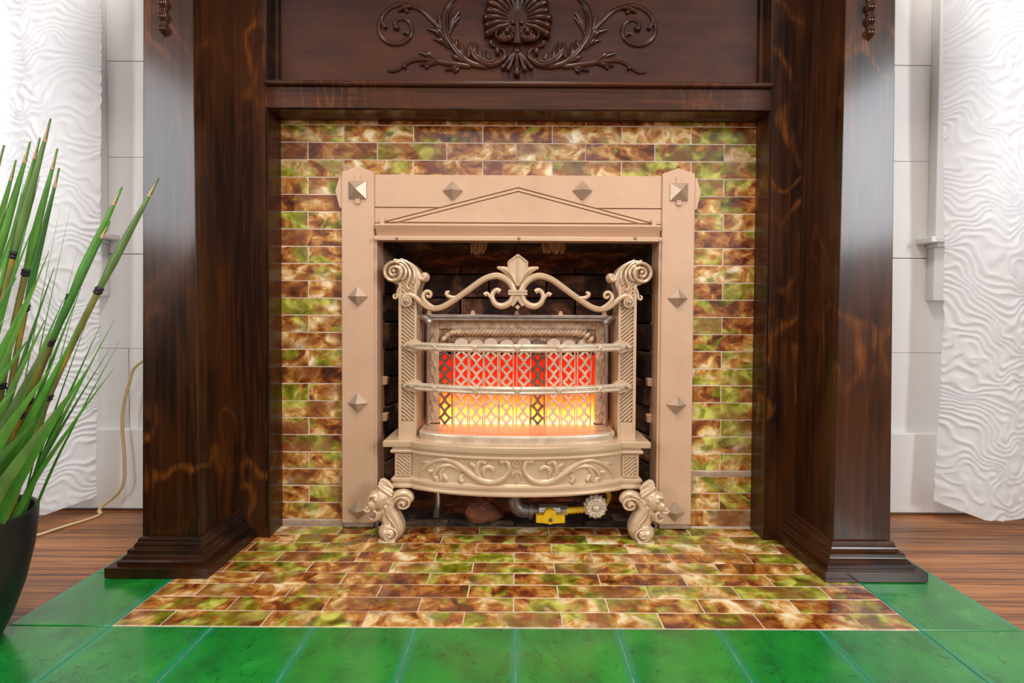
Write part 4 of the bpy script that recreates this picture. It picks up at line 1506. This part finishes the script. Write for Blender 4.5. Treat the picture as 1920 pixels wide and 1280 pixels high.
rib.build('ribbed_clay', 'fireclay', bko)
zq0 = at(970, 805, YR).z
me = MB().box(-xi, xi, -0.002, 0.002, 0.0, 0.172).mesh('gas_flame')
me.materials.append(M['gas_fire'])
place('gas_flame', me, (0, YR + 0.026, zq0 - 0.002), ht)
# ten pierced radiants
cw = (at(1110, 720, YR).x - at(820, 720, YR).x) / 10
ztopR = at(970, 648, YR).z
zbotR = at(970, 806, YR).z
per = 23.0 / F_PX * (YR - CAM_LOC.y)


def radiant_mesh(tilt):
    mb = MB()
    Hh = ztopR - zbotR
    hw_ = cw * 0.44
    for sg in (-1, 1):
        p_ = []
        nst = 97
        for i in range(nst):
            z_ = Hh * i / (nst - 1)
            t = ((z_ / per) % 1.0) * 2 - 1
            x = sg * hw_ * 0.97 * (1 - math.sqrt(max(0.0, 1 - abs(t) ** 1.5))) ** 0.75
            p_.append((x, -0.004 * (1 - (x / hw_) ** 2), z_))
        mb.tube(p_, 0.0032, n=6, flat=1.3, smooth=0)
        mb.tube([(sg * hw_, 0.003, 0), (sg * hw_, 0.003, Hh)], 0.0018, n=6, smooth=0)
    for kz in range(0, int(Hh / per)):
        mb.ball((0, -0.004, (kz + 0.5) * per), (0.0042, 0.003, 0.0042), 8, 6)
    cap = [(hw_ * math.cos(t), Hh + 0.004 + hw_ * 0.75 * math.sin(t)) for t in np.linspace(0, PI, 9)]
    cap = [(hw_, Hh - 0.004)] + cap + [(-hw_, Hh - 0.004)]
    mb.prism(cap, -0.006, 0.006, 0.0015, 0.002)
    return mb


rm = radiant_mesh(0).mesh('radiant', angle=50)
rm.materials.append(M['radiant_clay'])
rm2 = rm.copy()
rm2.materials.clear()
rm2.materials.append(M['radiant_sooty'])
x00 = at(820, 720, YR).x
for i in range(10):
    o = place('radiant', rm2 if i in (0, 6) else rm, (x00 + cw * (i + 0.5) + (0.0015 if i == 5 else -0.001 if i == 4 else 0), YR + 0.004, zbotR + (0.002 if i % 2 else -0.001)), ht)
    o.rotation_euler = (0, random.uniform(-0.012, 0.012), random.uniform(-0.1, 0.1))
    if i in (0, 6):
        o['label'] = 'soot darkened radiant'
# top bar with little knobs, brackets, side tubes
zt0, zt1 = at(970, 601, 0.0).z, at(970, 590, 0.0).z
tbm = MB().box(-0.212, 0.212, 0.004, 0.03, zt0, zt0 + 0.005).box(-0.212, 0.212, 0.0, 0.03, zt0 + 0.006, zt1)
tbo = tbm.build('top_bar', 'steel_bar', ht, bevel=0.001)
for px_ in (805, 887, 969, 1051, 1133):
    x = at(px_, 586, 0.01).x
    MB().prism([(x - 0.0062, zt1 - 0.001), (x + 0.0062, zt1 - 0.001), (x + 0.0028, zt1 + 0.009), (x - 0.0028, zt1 + 0.009)], 0.004, 0.014, 0.001, 0.001).build('knob', 'cream_cast', tbo)
for s in (-1, 1):
    br = MB().tube([(s * 0.222, 0.0, zt1 - 0.006), (s * 0.205, -0.004, zt1 - 0.008), (s * 0.197, -0.004, zt0 - 0.004), (s * 0.199, -0.002, zt0 - 0.014)], [0.006, 0.008, 0.009, 0.004], n=8)
    br.build('bracket', 'steel_bar', tbo)
    MB().tube([(s * 0.2015, 0.012, hpz), (s * 0.2015, 0.012, zt0 - 0.01)], 0.0042, n=10, smooth=0).build('side_rod', 'steel_bar', ht)
    MB().box(min(s * 0.2175, s * 0.2200), max(s * 0.2175, s * 0.2200), -0.015, 0.075, 0.209, zt0).build('cheek', 'cream_cast', ht)
for px_ in (842, 1098):
    q = at(px_, 600, YR - 0.004)
    MB().tube([(q.x, YR - 0.006, q.z + 0.001), (q.x, YR - 0.006, q.z - 0.052)], 0.0011, n=6, smooth=0).ball((q.x, YR - 0.007, q.z), 0.0032).build('hanger', 'screw_metal', bko)

# lion feet
def cG(u, v, dy=0.0):
    Y0 = -0.060
    p = at(680 + u / 7.53, 860 + v / 7.53, Y0)
    return Vector((p.x, Y0 - dy, p.z))


UG = 1.041 / F_PX / 7.53


def tg(mb, pts, radii, flat=1.0, dy=0.0, n=10):
    mb.tube([cG(u, v, dy) for u, v in pts], [r_ * UG for r_ in radii], n=n, flat=flat)


ft = MB()
leg_path = [(640, 600), (690, 560), (660, 500), (580, 475), (490, 505), (425, 580), (410, 670), (450, 770), (505, 860), (530, 950), (500, 1040), (420, 1090), (340, 1065)]
tg(ft, leg_path, [34, 40, 44, 52, 66, 78, 84, 86, 84, 78, 66, 56, 44], 1.45)
ft.ball(cG(375, 1005), (150 * UG, 0.024, 125 * UG), 20, 14)
ft.ball(cG(590, 590), (105 * UG, 0.018, 85 * UG), 18, 12)
tg(ft, [(330, 520), (360, 660), (330, 800), (380, 920)], [120, 105, 85, 90], 1.0)
feet = mirror_build(ft, 'foot', 'cream_cast', ht, angle=70)
for o in feet:
    md = o.modifiers.new('merge', 'REMESH')
    md.mode = 'VOXEL'
    md.voxel_size = 0.0014
    md.use_smooth_shade = True
scr = MB()
for (cu, cv, r0_, tr, sg, a0) in ((595, 590, 100, 560, 1, 200), (410, 1020, 112, 640, 1, 200)):
    pts = []
    for t in np.linspace(0, 1, 28):
        a = R(a0) + sg * t * R(tr)
        r_ = r0_ * (1 - t) + 8
        pts.append(cG(cu + r_ * math.cos(a) * 1.15, cv + r_ * math.sin(a) * 0.9, 0.017 + 0.008 * t))
    scr.tube(pts, [15 * UG, 17 * UG, 16 * UG, 18 * UG], n=8, flat=1.2, smooth=2)
tg(scr, [(560, 470), (470, 500), (385, 590), (360, 690), (400, 790), (470, 880), (490, 960), (450, 1000)], [12, 16, 18, 18, 18, 18, 16, 12], 1.2, 0.0145)
tg(scr, [(500, 540), (450, 620), (450, 700), (500, 790), (545, 880), (560, 950)], [10, 14, 14, 14, 14, 10], 1.2, 0.0125)
scr.prism([(cG(u, v).x, cG(u, v).z) for u, v in ((250, 1100), (500, 1085), (490, 1125), (390, 1158), (280, 1135))], -0.085, -0.05, 0.002, 0.002)
mirror_build(scr, 'scroll_ridge', 'cream_cast', feet, angle=60)
hdm = MB()
hdm.ball(cG(265, 540, 0.006), (140 * UG, 0.020, 150 * UG), 18, 14)
hdm.ball(cG(170, 600, 0.010), (100 * UG, 0.016, 90 * UG), 16, 12)
hdm.ball(cG(105, 640, 0.012), (52 * UG, 0.012, 46 * UG), 14, 10)
hdm.ball(cG(200, 480, 0.010), (85 * UG, 0.015, 60 * UG), 14, 10)
tg(hdm, [(275, 700), (235, 800), (165, 825), (118, 800)], [46, 40, 32, 24], 1.6, 0.008)
tg(hdm, [(190, 680), (235, 710), (240, 770), (205, 820)], [16, 20, 20, 16], 1.2, 0.020)
tg(hdm, [(60, 650), (90, 690), (150, 680)], [26, 26, 20], 1.4, 0.018)
tg(hdm, [(120, 500), (170, 470), (240, 490), (275, 520)], [18, 24, 24, 16], 1.0, 0.022)
tg(hdm, [(200, 540), (240, 560), (300, 530), (350, 500)], [14, 18, 18, 12], 1.0, 0.022)
hdm.ball(cG(228, 520, 0.024), (30 * UG, 0.0045, 26 * UG))
for i, (a, b_, c_) in enumerate((((270, 265), (330, 330), (440, 420)), ((255, 300), (330, 370), (450, 450)), ((245, 340), (330, 410), (440, 490)), ((300, 260), (380, 320), (450, 390)), ((250, 390), (320, 440), (420, 530)), ((300, 580), (350, 640), (380, 720)), ((270, 610), (310, 690), (330, 780)), ((330, 540), (400, 580), (420, 640)))):
    tg(hdm, [a, b_, c_], [26, 34, 20], 1.3, 0.010 + 0.002 * (i % 3))
hds = mirror_build(hdm, 'lion_head', 'cream_cast', feet, angle=70)
for o in hds:
    md = o.modifiers.new('merge', 'REMESH')
    md.mode = 'VOXEL'
    md.voxel_size = 0.0011
    md.use_smooth_shade = True
for s in (-1, 1):
    MB().tube([(s * 0.195, 0.045, 0.12), (s * 0.185, 0.05, 0.05), (s * 0.19, 0.055, 0.001)], [0.008, 0.006, 0.009], n=8).build('rear_leg', 'steel_bar', ht)
MB().box(-0.20, 0.20, -0.03, 0.06, 0.112, 0.120).build('burner_tray', 'iron_pipe', ht)

# ------------------------------------------------------------------ gas valve under the heater
gv = thing('gas_valve', (0.06, 0.0, 0.0), 'iron gas pipe with yellow shut-off lever and ornate knob under the heater', 'gas valve')
YV = -0.012
def V(px, py, dy=0.0):
    p = at(px, py, YV - dy)
    return p
MB().tube([V(968, 915), V(965, 940), V(975, 955), V(1000, 958)], [0.0125, 0.0155, 0.0155, 0.0145], n=14).build('elbow', 'iron_pipe', gv)
MB().tube([V(992, 957.5), V(997, 957.6)], 0.0175, n=16, smooth=0).build('elbow_rim', 'iron_pipe', gv)
MB().tube([V(995, 957), V(1066, 957)], 0.0095, n=12, smooth=0).build('pipe', 'iron_pipe', gv)
MB().tube([V(1010, 956), V(1050, 956)], 0.0135, n=8, smooth=0).tube([V(1050, 957), V(1064, 957)], 0.0120, n=6, smooth=0).build('valve_body', 'steel_bar', gv, bevel=0.001)
hy = YV - 0.022
a, b_ = at(1005, 965, hy), at(1059, 981, hy)
lev = MB().prism([(a.x, a.z), (a.x + 0.016, a.z + 0.0005), (a.x + 0.022, a.z + 0.011), (a.x + 0.031, a.z + 0.013), (a.x + 0.040, a.z + 0.010), (a.x + 0.045, a.z + 0.001), (b_.x, a.z), (b_.x, b_.z + 0.002), (a.x + 0.036, b_.z), (a.x + 0.031, b_.z - 0.002), (a.x + 0.025, b_.z), (a.x, b_.z + 0.002)], hy - 0.004, hy + 0.010, 0.0015, 0.0015)
lvo = lev.build('lever', 'yellow_paint', gv)
MB().lathe([(0.0045, 0), (0.0042, -0.002), (0.002, -0.0025)], ((a.x + b_.x) / 2, hy - 0.004, (a.z + b_.z) / 2), 'Y', 8).build('lever_screw', 'iron_pipe', lvo)
hs = MB()
prof = []
p0, p1 = V(1064, 957, 0.004), V(1104, 954, 0.016)
L = (p1 - p0).length
for i in range(13):
    prof.append((0.0062 if i % 2 else 0.0078, L * i / 12))
pts = [p0.lerp(p1, h / L) for r_, h in prof]
hs.tube(pts, [r_ for r_, h in prof], n=12, smooth=0)
hs.tube([at(1135, 915, 0.01), at(1142, 930, 0.005), at(1132, 948, 0.0), at(1118, 955, -0.01)], 0.006, n=10)
hs.build('flexible_hose', 'yellow_paint', gv, angle=60)
kc = at(1117, 951, -0.048)
kr = 21.5 / F_PX * 1.053
kn = MB().lathe([(0.010, 0.022), (kr * 0.85, 0.018), (kr, 0.010), (kr * 0.98, 0.002), (kr * 0.8, -0.004), (kr * 0.45, -0.004), (kr * 0.36, -0.002), (kr * 0.3, -0.007), (kr * 0.15, -0.010)], (kc.x, kc.y, kc.z), 'Y', 24)
for i in range(14):
    a = 2 * PI * i / 14
    kn.ball((kc.x + kr * 0.72 * math.cos(a), kc.y - 0.003, kc.z + kr * 0.72 * math.sin(a)), (kr * 0.17, 0.003, kr * 0.17), 8, 6)
    kn.ball((kc.x + kr * 0.96 * math.cos(a + 0.2), kc.y + 0.006, kc.z + kr * 0.96 * math.sin(a + 0.2)), (kr * 0.14, 0.006, kr * 0.14), 8, 6)
kn.build('knob', 'silver_cast', gv, angle=60)
MB().tube([at(1117, 952, -0.03), at(1117, 953, 0.02)], 0.005, n=8, smooth=0).build('knob_stem', 'iron_pipe', gv)

# broken brick lying beneath
random.seed(3)
bm_ = MB()
c_ = at(907, 953, 0.03)
bm_.ball((c_.x, 0.03, 0.022), (0.045, 0.035, 0.024), 14, 10)
for p in bm_.v:
    p += Vector((random.uniform(-1, 1), random.uniform(-1, 1), random.uniform(-1, 1))) * 0.0035
    p.z = max(0.0005, p.z)
    if p.x - c_.x > 0.0:
        p.z = max(0.0005, p.z * (1 - (p.x - c_.x) * 6))
tag(bm_.build('rubble_stone', 'rock', None, angle=20), 'reddish broken brick lump lying under the heater base', 'brick')

# tufts of wool at the top of the firebox
for px_, r_ in ((898, 0.013), (1040, 0.02)):
    c_ = at(px_, 468, 0.06)
    tm = MB()
    for i in range(26):
        dx, dy = random.gauss(0, r_ * 0.5), random.gauss(0, r_ * 0.5)
        tm.tube([(c_.x + dx, 0.06 + dy, 0.668), (c_.x + dx * 1.1 + random.gauss(0, .003), 0.06 + dy, c_.z + 0.010), (c_.x + dx * 1.1, 0.06 + dy * 0.9, c_.z - 0.002 - random.random() * 0.010)], [0.004, 0.0045, 0.0020], n=5, smooth=2)
    lab = 'small brown wool tuft hanging inside the firebox top at the left' if px_ < 960 else 'larger brown wool tuft hanging inside the firebox top at the right'
    tag(tm.build('insulation_tuft', 'wool', None, angle=60), lab, 'insulation', 'wool tufts in the firebox')

# ------------------------------------------------------------------ curtains
def vnoise(x, y, seed):
    rs = np.random.RandomState(seed)
    G = rs.rand(64, 64)
    xi_, yi_ = np.floor(x).astype(int), np.floor(y).astype(int)
    fx, fy = x - xi_, y - yi_
    fx, fy = fx * fx * (3 - 2 * fx), fy * fy * (3 - 2 * fy)
    g = lambda a, b2: G[a % 64, b2 % 64]
    return (g(xi_, yi_) * (1 - fx) * (1 - fy) + g(xi_ + 1, yi_) * fx * (1 - fy) + g(xi_, yi_ + 1) * (1 - fx) * fy + g(xi_ + 1, yi_ + 1) * fx * fy)


def fbm(x, y, seed, o=3):
    return sum(vnoise(x * 2 ** k_, y * 2 ** k_, seed + k_) / 2 ** k_ for k_ in range(o)) / sum(1 / 2 ** k_ for k_ in range(o))


for s in (-1, 1):
    seed = 11 if s < 0 else 29
    nx, nz = 300, 760
    u = np.linspace(0, 1, nx)[None, :].repeat(nz, 0)
    w = np.linspace(0, 1, nz)[:, None].repeat(nx, 1)
    z = 0.018 + w * 2.03
    inner = (0.955 if s < 0 else 0.968) + 0.018 * np.exp(-((z - 0.5) / 0.45) ** 2) * (1 if s > 0 else 0.6) + (0.022 * np.exp(-(z / 0.35) ** 2) if s < 0 else 0)
    X = inner + u * 0.86
    Yc = 0.045 - 0.055 * np.sin(np.clip(u * 1.0 / 0.30, 0, 1) * PI / 2) - 0.03 * np.sin(u * 17.0 + 0.6) * np.clip(u / 0.25, 0, 1)
    zz = z + 0.03 * (1 - np.clip(u / 0.10, 0, 1)) * (1 - np.clip((z - 0.02) / 0.25, 0, 1))
    n1 = fbm(u * 6 + 3, z * 6.0, seed, 3)
    n2 = fbm(u * 17, z * 16, seed + 9, 2)
    ph = z * 100 + 24.0 * n1 + 9.0 * n2 + u * 8
    rid = 1 - np.abs(np.sin(ph * PI * 0.5)) ** 0.8
    amp = 0.35 + 0.9 * fbm(u * 9, z * 9, seed + 20, 2)
    h = rid * amp * 0.0062 + 0.003 * fbm(u * 40, z * 40, seed + 30, 2)
    Y = Yc - h
    V3 = np.stack([s * X, Y, zz + 0.002 * (n2 - .5)], -1).reshape(-1, 3)
    idx = np.arange(nz * nx).reshape(nz, nx)
    f = np.stack([idx[:-1, :-1], idx[:-1, 1:], idx[1:, 1:], idx[1:, :-1]], -1).reshape(-1, 4)
    if s < 0:
        f = f[:, ::-1]
    me = bpy.data.meshes.new('curtain')
    me.from_pydata(V3.tolist(), [], f.tolist())
    me.shade_smooth()
    me.materials.append(M['curtain_cloth'])
    o = bpy.data.objects.new('curtain', me)
    col.objects.link(o)
    tag(o, 'white crinkled curtain hanging behind the potted grass' if s < 0 else 'white crinkled curtain hanging right of the fireplace', 'curtain', 'crinkled white curtains')

# ------------------------------------------------------------------ power cord
cp = [Vector((-0.74, 0.07, 0.42)), at(266, 678, 0.075), at(241, 722, 0.07), at(229, 785, 0.068), at(233, 860, 0.066), at(228, 915, 0.062)]
fz = 0.0
def floor_pt(px, py, z=0.0005):
    d = at(px, py, 0.0) - CAM_LOC
    t = (z - CAM_LOC.z) / d.z
    return CAM_LOC + d * t
cp += [Vector((floor_pt(214, 944).x * 0.985, 0.062, 0.012)), floor_pt(184, 966), floor_pt(115, 988), floor_pt(72, 1002), floor_pt(30, 1012), floor_pt(-40, 1020)]
cm = MB()
for dx in (-0.0016, 0.0016):
    cm.tube([p + Vector((dx, dx * 0.4, 0)) for p in cp], 0.0021, n=8, smooth=6)
tag(cm.build('power_cord', 'cord_cream'), 'cream twin power cord trailing from the wall to the floor', 'cord')

# ------------------------------------------------------------------ potted grass
PC = Vector((-0.803, -0.421, 0.0))
pg = thing('potted_grass', PC, 'tall artificial grass with dark jointed canes in a black pot', 'potted plant')
potp = [(0.056, 0.0), (0.060, 0.002), (0.072, 0.03), (0.086, 0.075), (0.096, 0.125), (0.100, 0.165), (0.101, 0.184), (0.0985, 0.186), (0.096, 0.184), (0.094, 0.160), (0.0, 0.158)]
MB().lathe(potp, PC + Vector((0, 0, 0.0004)), 'Z', 40).build('pot', 'pot_black', pg, angle=40)
MB().lathe([(0.094, 0.0), (0.06, 0.006), (0.0, 0.008)], PC + Vector((0, 0, 0.160)), 'Z', 24).build('soil', 'soil', pg)
random.seed(21)


def blade(px, py, Y, bx, by, r_, bend, mat, joints=(), tip=True):
    """from the pot at (bx,by) relative to its centre to the tip pixel at depth Y."""
    T = at(px, py, Y)
    B = PC + Vector((bx * 1.45, by + max(0.0, bx) * 0.6, 0.162))
    mid1 = B.lerp(T, 0.35) + Vector((-bend, 0, 0)) * 0.6
    mid2 = B.lerp(T, 0.7) + Vector((-bend * 0.7, 0, 0)) * 0.6
    mb = MB()
    mb.tube([B, mid1, mid2, T], [r_ * 0.9, r_ * 1.1, r_ * 0.9, r_ * 0.6, r_ * 0.3, r_ * 0.08], n=6, flat=0.22 if mat == 'blade_green' else 0.8, normal=(0.35, -1, 0.1), smooth=6)
    o = mb.build('blade' if mat == 'blade_green' else 'cane', mat, pg, angle=70)
    path = catmull([B, mid1, mid2, T], 20)
    for j in joints:
        i = int(j * (len(path) - 2))
        d = (path[i + 1] - path[i]).normalized()
        MB().tube([path[i] - d * 0.005, path[i], path[i] + d * 0.005], [r_ * 1.05, r_ * 1.4, r_ * 1.05], n=8, smooth=0).build('joint', 'stem_dark', o)
    if tip:
        i = int(0.955 * (len(path) - 1))
        MB().tube([path[i], path[-1]], [r_ * 0.42, r_ * 0.12], n=6, smooth=0).build('tip', 'tip_tan', o)


canes = [(95, 222, -.42, .00, .02, .0052), (75, 258, -.40, -.01, .03, .0048), (108, 278, -.40, .01, .03, .0048), (111, 315, -.38, .02, .03, .0046),
         (57, 265, -.40, -.02, .02, .0050), (8, 272, -.42, -.05, .02, .0048), (229, 350, -.40, .03, .01, .0054), (206, 415, -.40, .03, .0, .0048),
         (298, 333, -.39, .045, .0, .0052), (-20, 240, -.43, -.06, .0, .0048), (30, 300, -.40, -.03, .03, .0046)]
for i, (px_, py_, Y, bx, by, r_) in enumerate(canes):
    # lower cane and upper green leaf are one shoot
    T = at(px_, py_, Y)
    B = PC + Vector((bx * 1.5, by + 0.02, 0.162))
    bend = 0.012 + 0.03 * (T.x - B.x)
    m1 = B.lerp(T, 0.35) + Vector((-bend, 0, 0))
    m2 = B.lerp(T, 0.68) + Vector((-bend * 0.8, 0, 0))
    path = catmull([B, m1, m2, T], 24)
    cut = int(len(path) * (0.60 if i % 2 else 0.66))
    o = MB().tube(path[:cut + 1], [r_ * 1.1, r_ * 0.8, r_ * 0.75], n=8, smooth=0).build('cane', 'cane_olive', pg, angle=70)
    MB().tube(path[cut:], [r_ * 0.75, r_ * 1.15, r_ * 0.95, r_ * 0.6, r_ * 0.25], n=8, smooth=0, flat=0.7).build('leaf_sheath', 'blade_green', o, angle=70)
    for j in (0.36, 0.60 if i % 2 else 0.66):
        q = int(j * len(path))
        d = (path[q + 1] - path[q]).normalized()
        MB().tube([path[q] - d * 0.006, path[q] - d * 0.003, path[q], path[q] + d * 0.003, path[q] + d * 0.006], [r_ * .7, r_ * 1.1, r_ * 0.9, r_ * 1.1, r_ * .7], n=8, smooth=0).build('joint', 'stem_dark', o)
    q = int(0.95 * (len(path) - 1))
    MB().tube(path[q:], [r_ * 0.5, r_ * 0.3, r_ * 0.12], n=6, smooth=0).build('tip', 'tip_tan', o)
# (tip x, tip y, depth, root x, root y, half width, bend)
blades = [(214, 600, -.42, .050, .00, .0030, .010), (212, 692, -.43, .055, -.02, .0034, .014), (224, 640, -.40, .052, .02, .0018, .010), (205, 655, -.44, .052, -.01, .0026, .012),
          (178, 560, -.38, .040, .03, .0014, .006), (160, 500, -.36, .035, .04, .0012, .004), (146, 466, -.36, .030, .04, .0012, .004), (133, 386, -.35, .020, .05, .0011, .004), (113, 388, -.35, .015, .05, .0011, .004),
          (120, 560, -.44, .030, -.02, .0050, .008), (92, 470, -.45, .015, -.03, .0055, .006), (60, 430, -.46, .000, -.03, .0060, .004), (36, 400, -.45, -.015, -.03, .0055, .002), (14, 380, -.45, -.03, -.02, .0055, .002),
          (-6, 350, -.43, -.045, -.01, .0050, .000), (-30, 330, -.42, -.055, .00, .0050, .000), (72, 520, -.48, .010, -.06, .0085, .006), (110, 600, -.47, .035, -.05, .0080, .010), (150, 610, -.46, .045, -.04, .0070, .012),
          (30, 520, -.49, -.010, -.07, .0095, .004), (-8, 480, -.48, -.035, -.06, .0090, .002), (188, 610, -.41, .045, .02, .0030, .010), (165, 690, -.46, .055, -.04, .0075, .014), (95, 690, -.50, .030, -.065, .0105, .010),
          (50, 640, -.50, .005, -.075, .0110, .006), (6, 600, -.50, -.025, -.07, .0105, .002), (152, 540, -.42, .035, .00, .0040, .008), (102, 500, -.42, .020, .00, .0045, .006), (-44, 450, -.45, -.06, -.03, .0080, .000),
          (128, 740, -.50, .050, -.06, .0090, .012), (75, 330, -.41, .000, .01, .0040, .004), (44, 345, -.40, -.01, .02, .0040, .002), (0, 430, -.47, -.03, -.04, .0075, .001), (28, 730, -.51, -.005, -.08, .0110, .004),
          (66, 790, -.51, .025, -.075, .0105, .008), (-12, 700, -.51, -.04, -.07, .0110, .000), (134, 640, -.44, .045, -.02, .0060, .010), (84, 600, -.44, .015, -.02, .0075, .006), (50, 560, -.45, .000, -.02, .0075, .004), (20, 450, -.44, -.02, -.01, .0060, .002)]
for (px_, py_, Y, bx, by, hw_, bend) in blades:
    blade(px_, py_, Y, bx, by, hw_, bend, 'blade_green', tip=False)

# ------------------------------------------------------------------ added lamp on the ceiling, out of view, to brighten the hearth
lampf = thing('added_fill_lamp', (0, -0.95, ROOM_H), 'added unseen square ceiling lamp that brightens the hearth', 'lamp')
MB().box(-0.28, 0.28, -1.23, -0.67, ROOM_H - 0.08, ROOM_H - 0.001).build('fill_lamp_housing', 'white_paint', lampf, bevel=0.005)
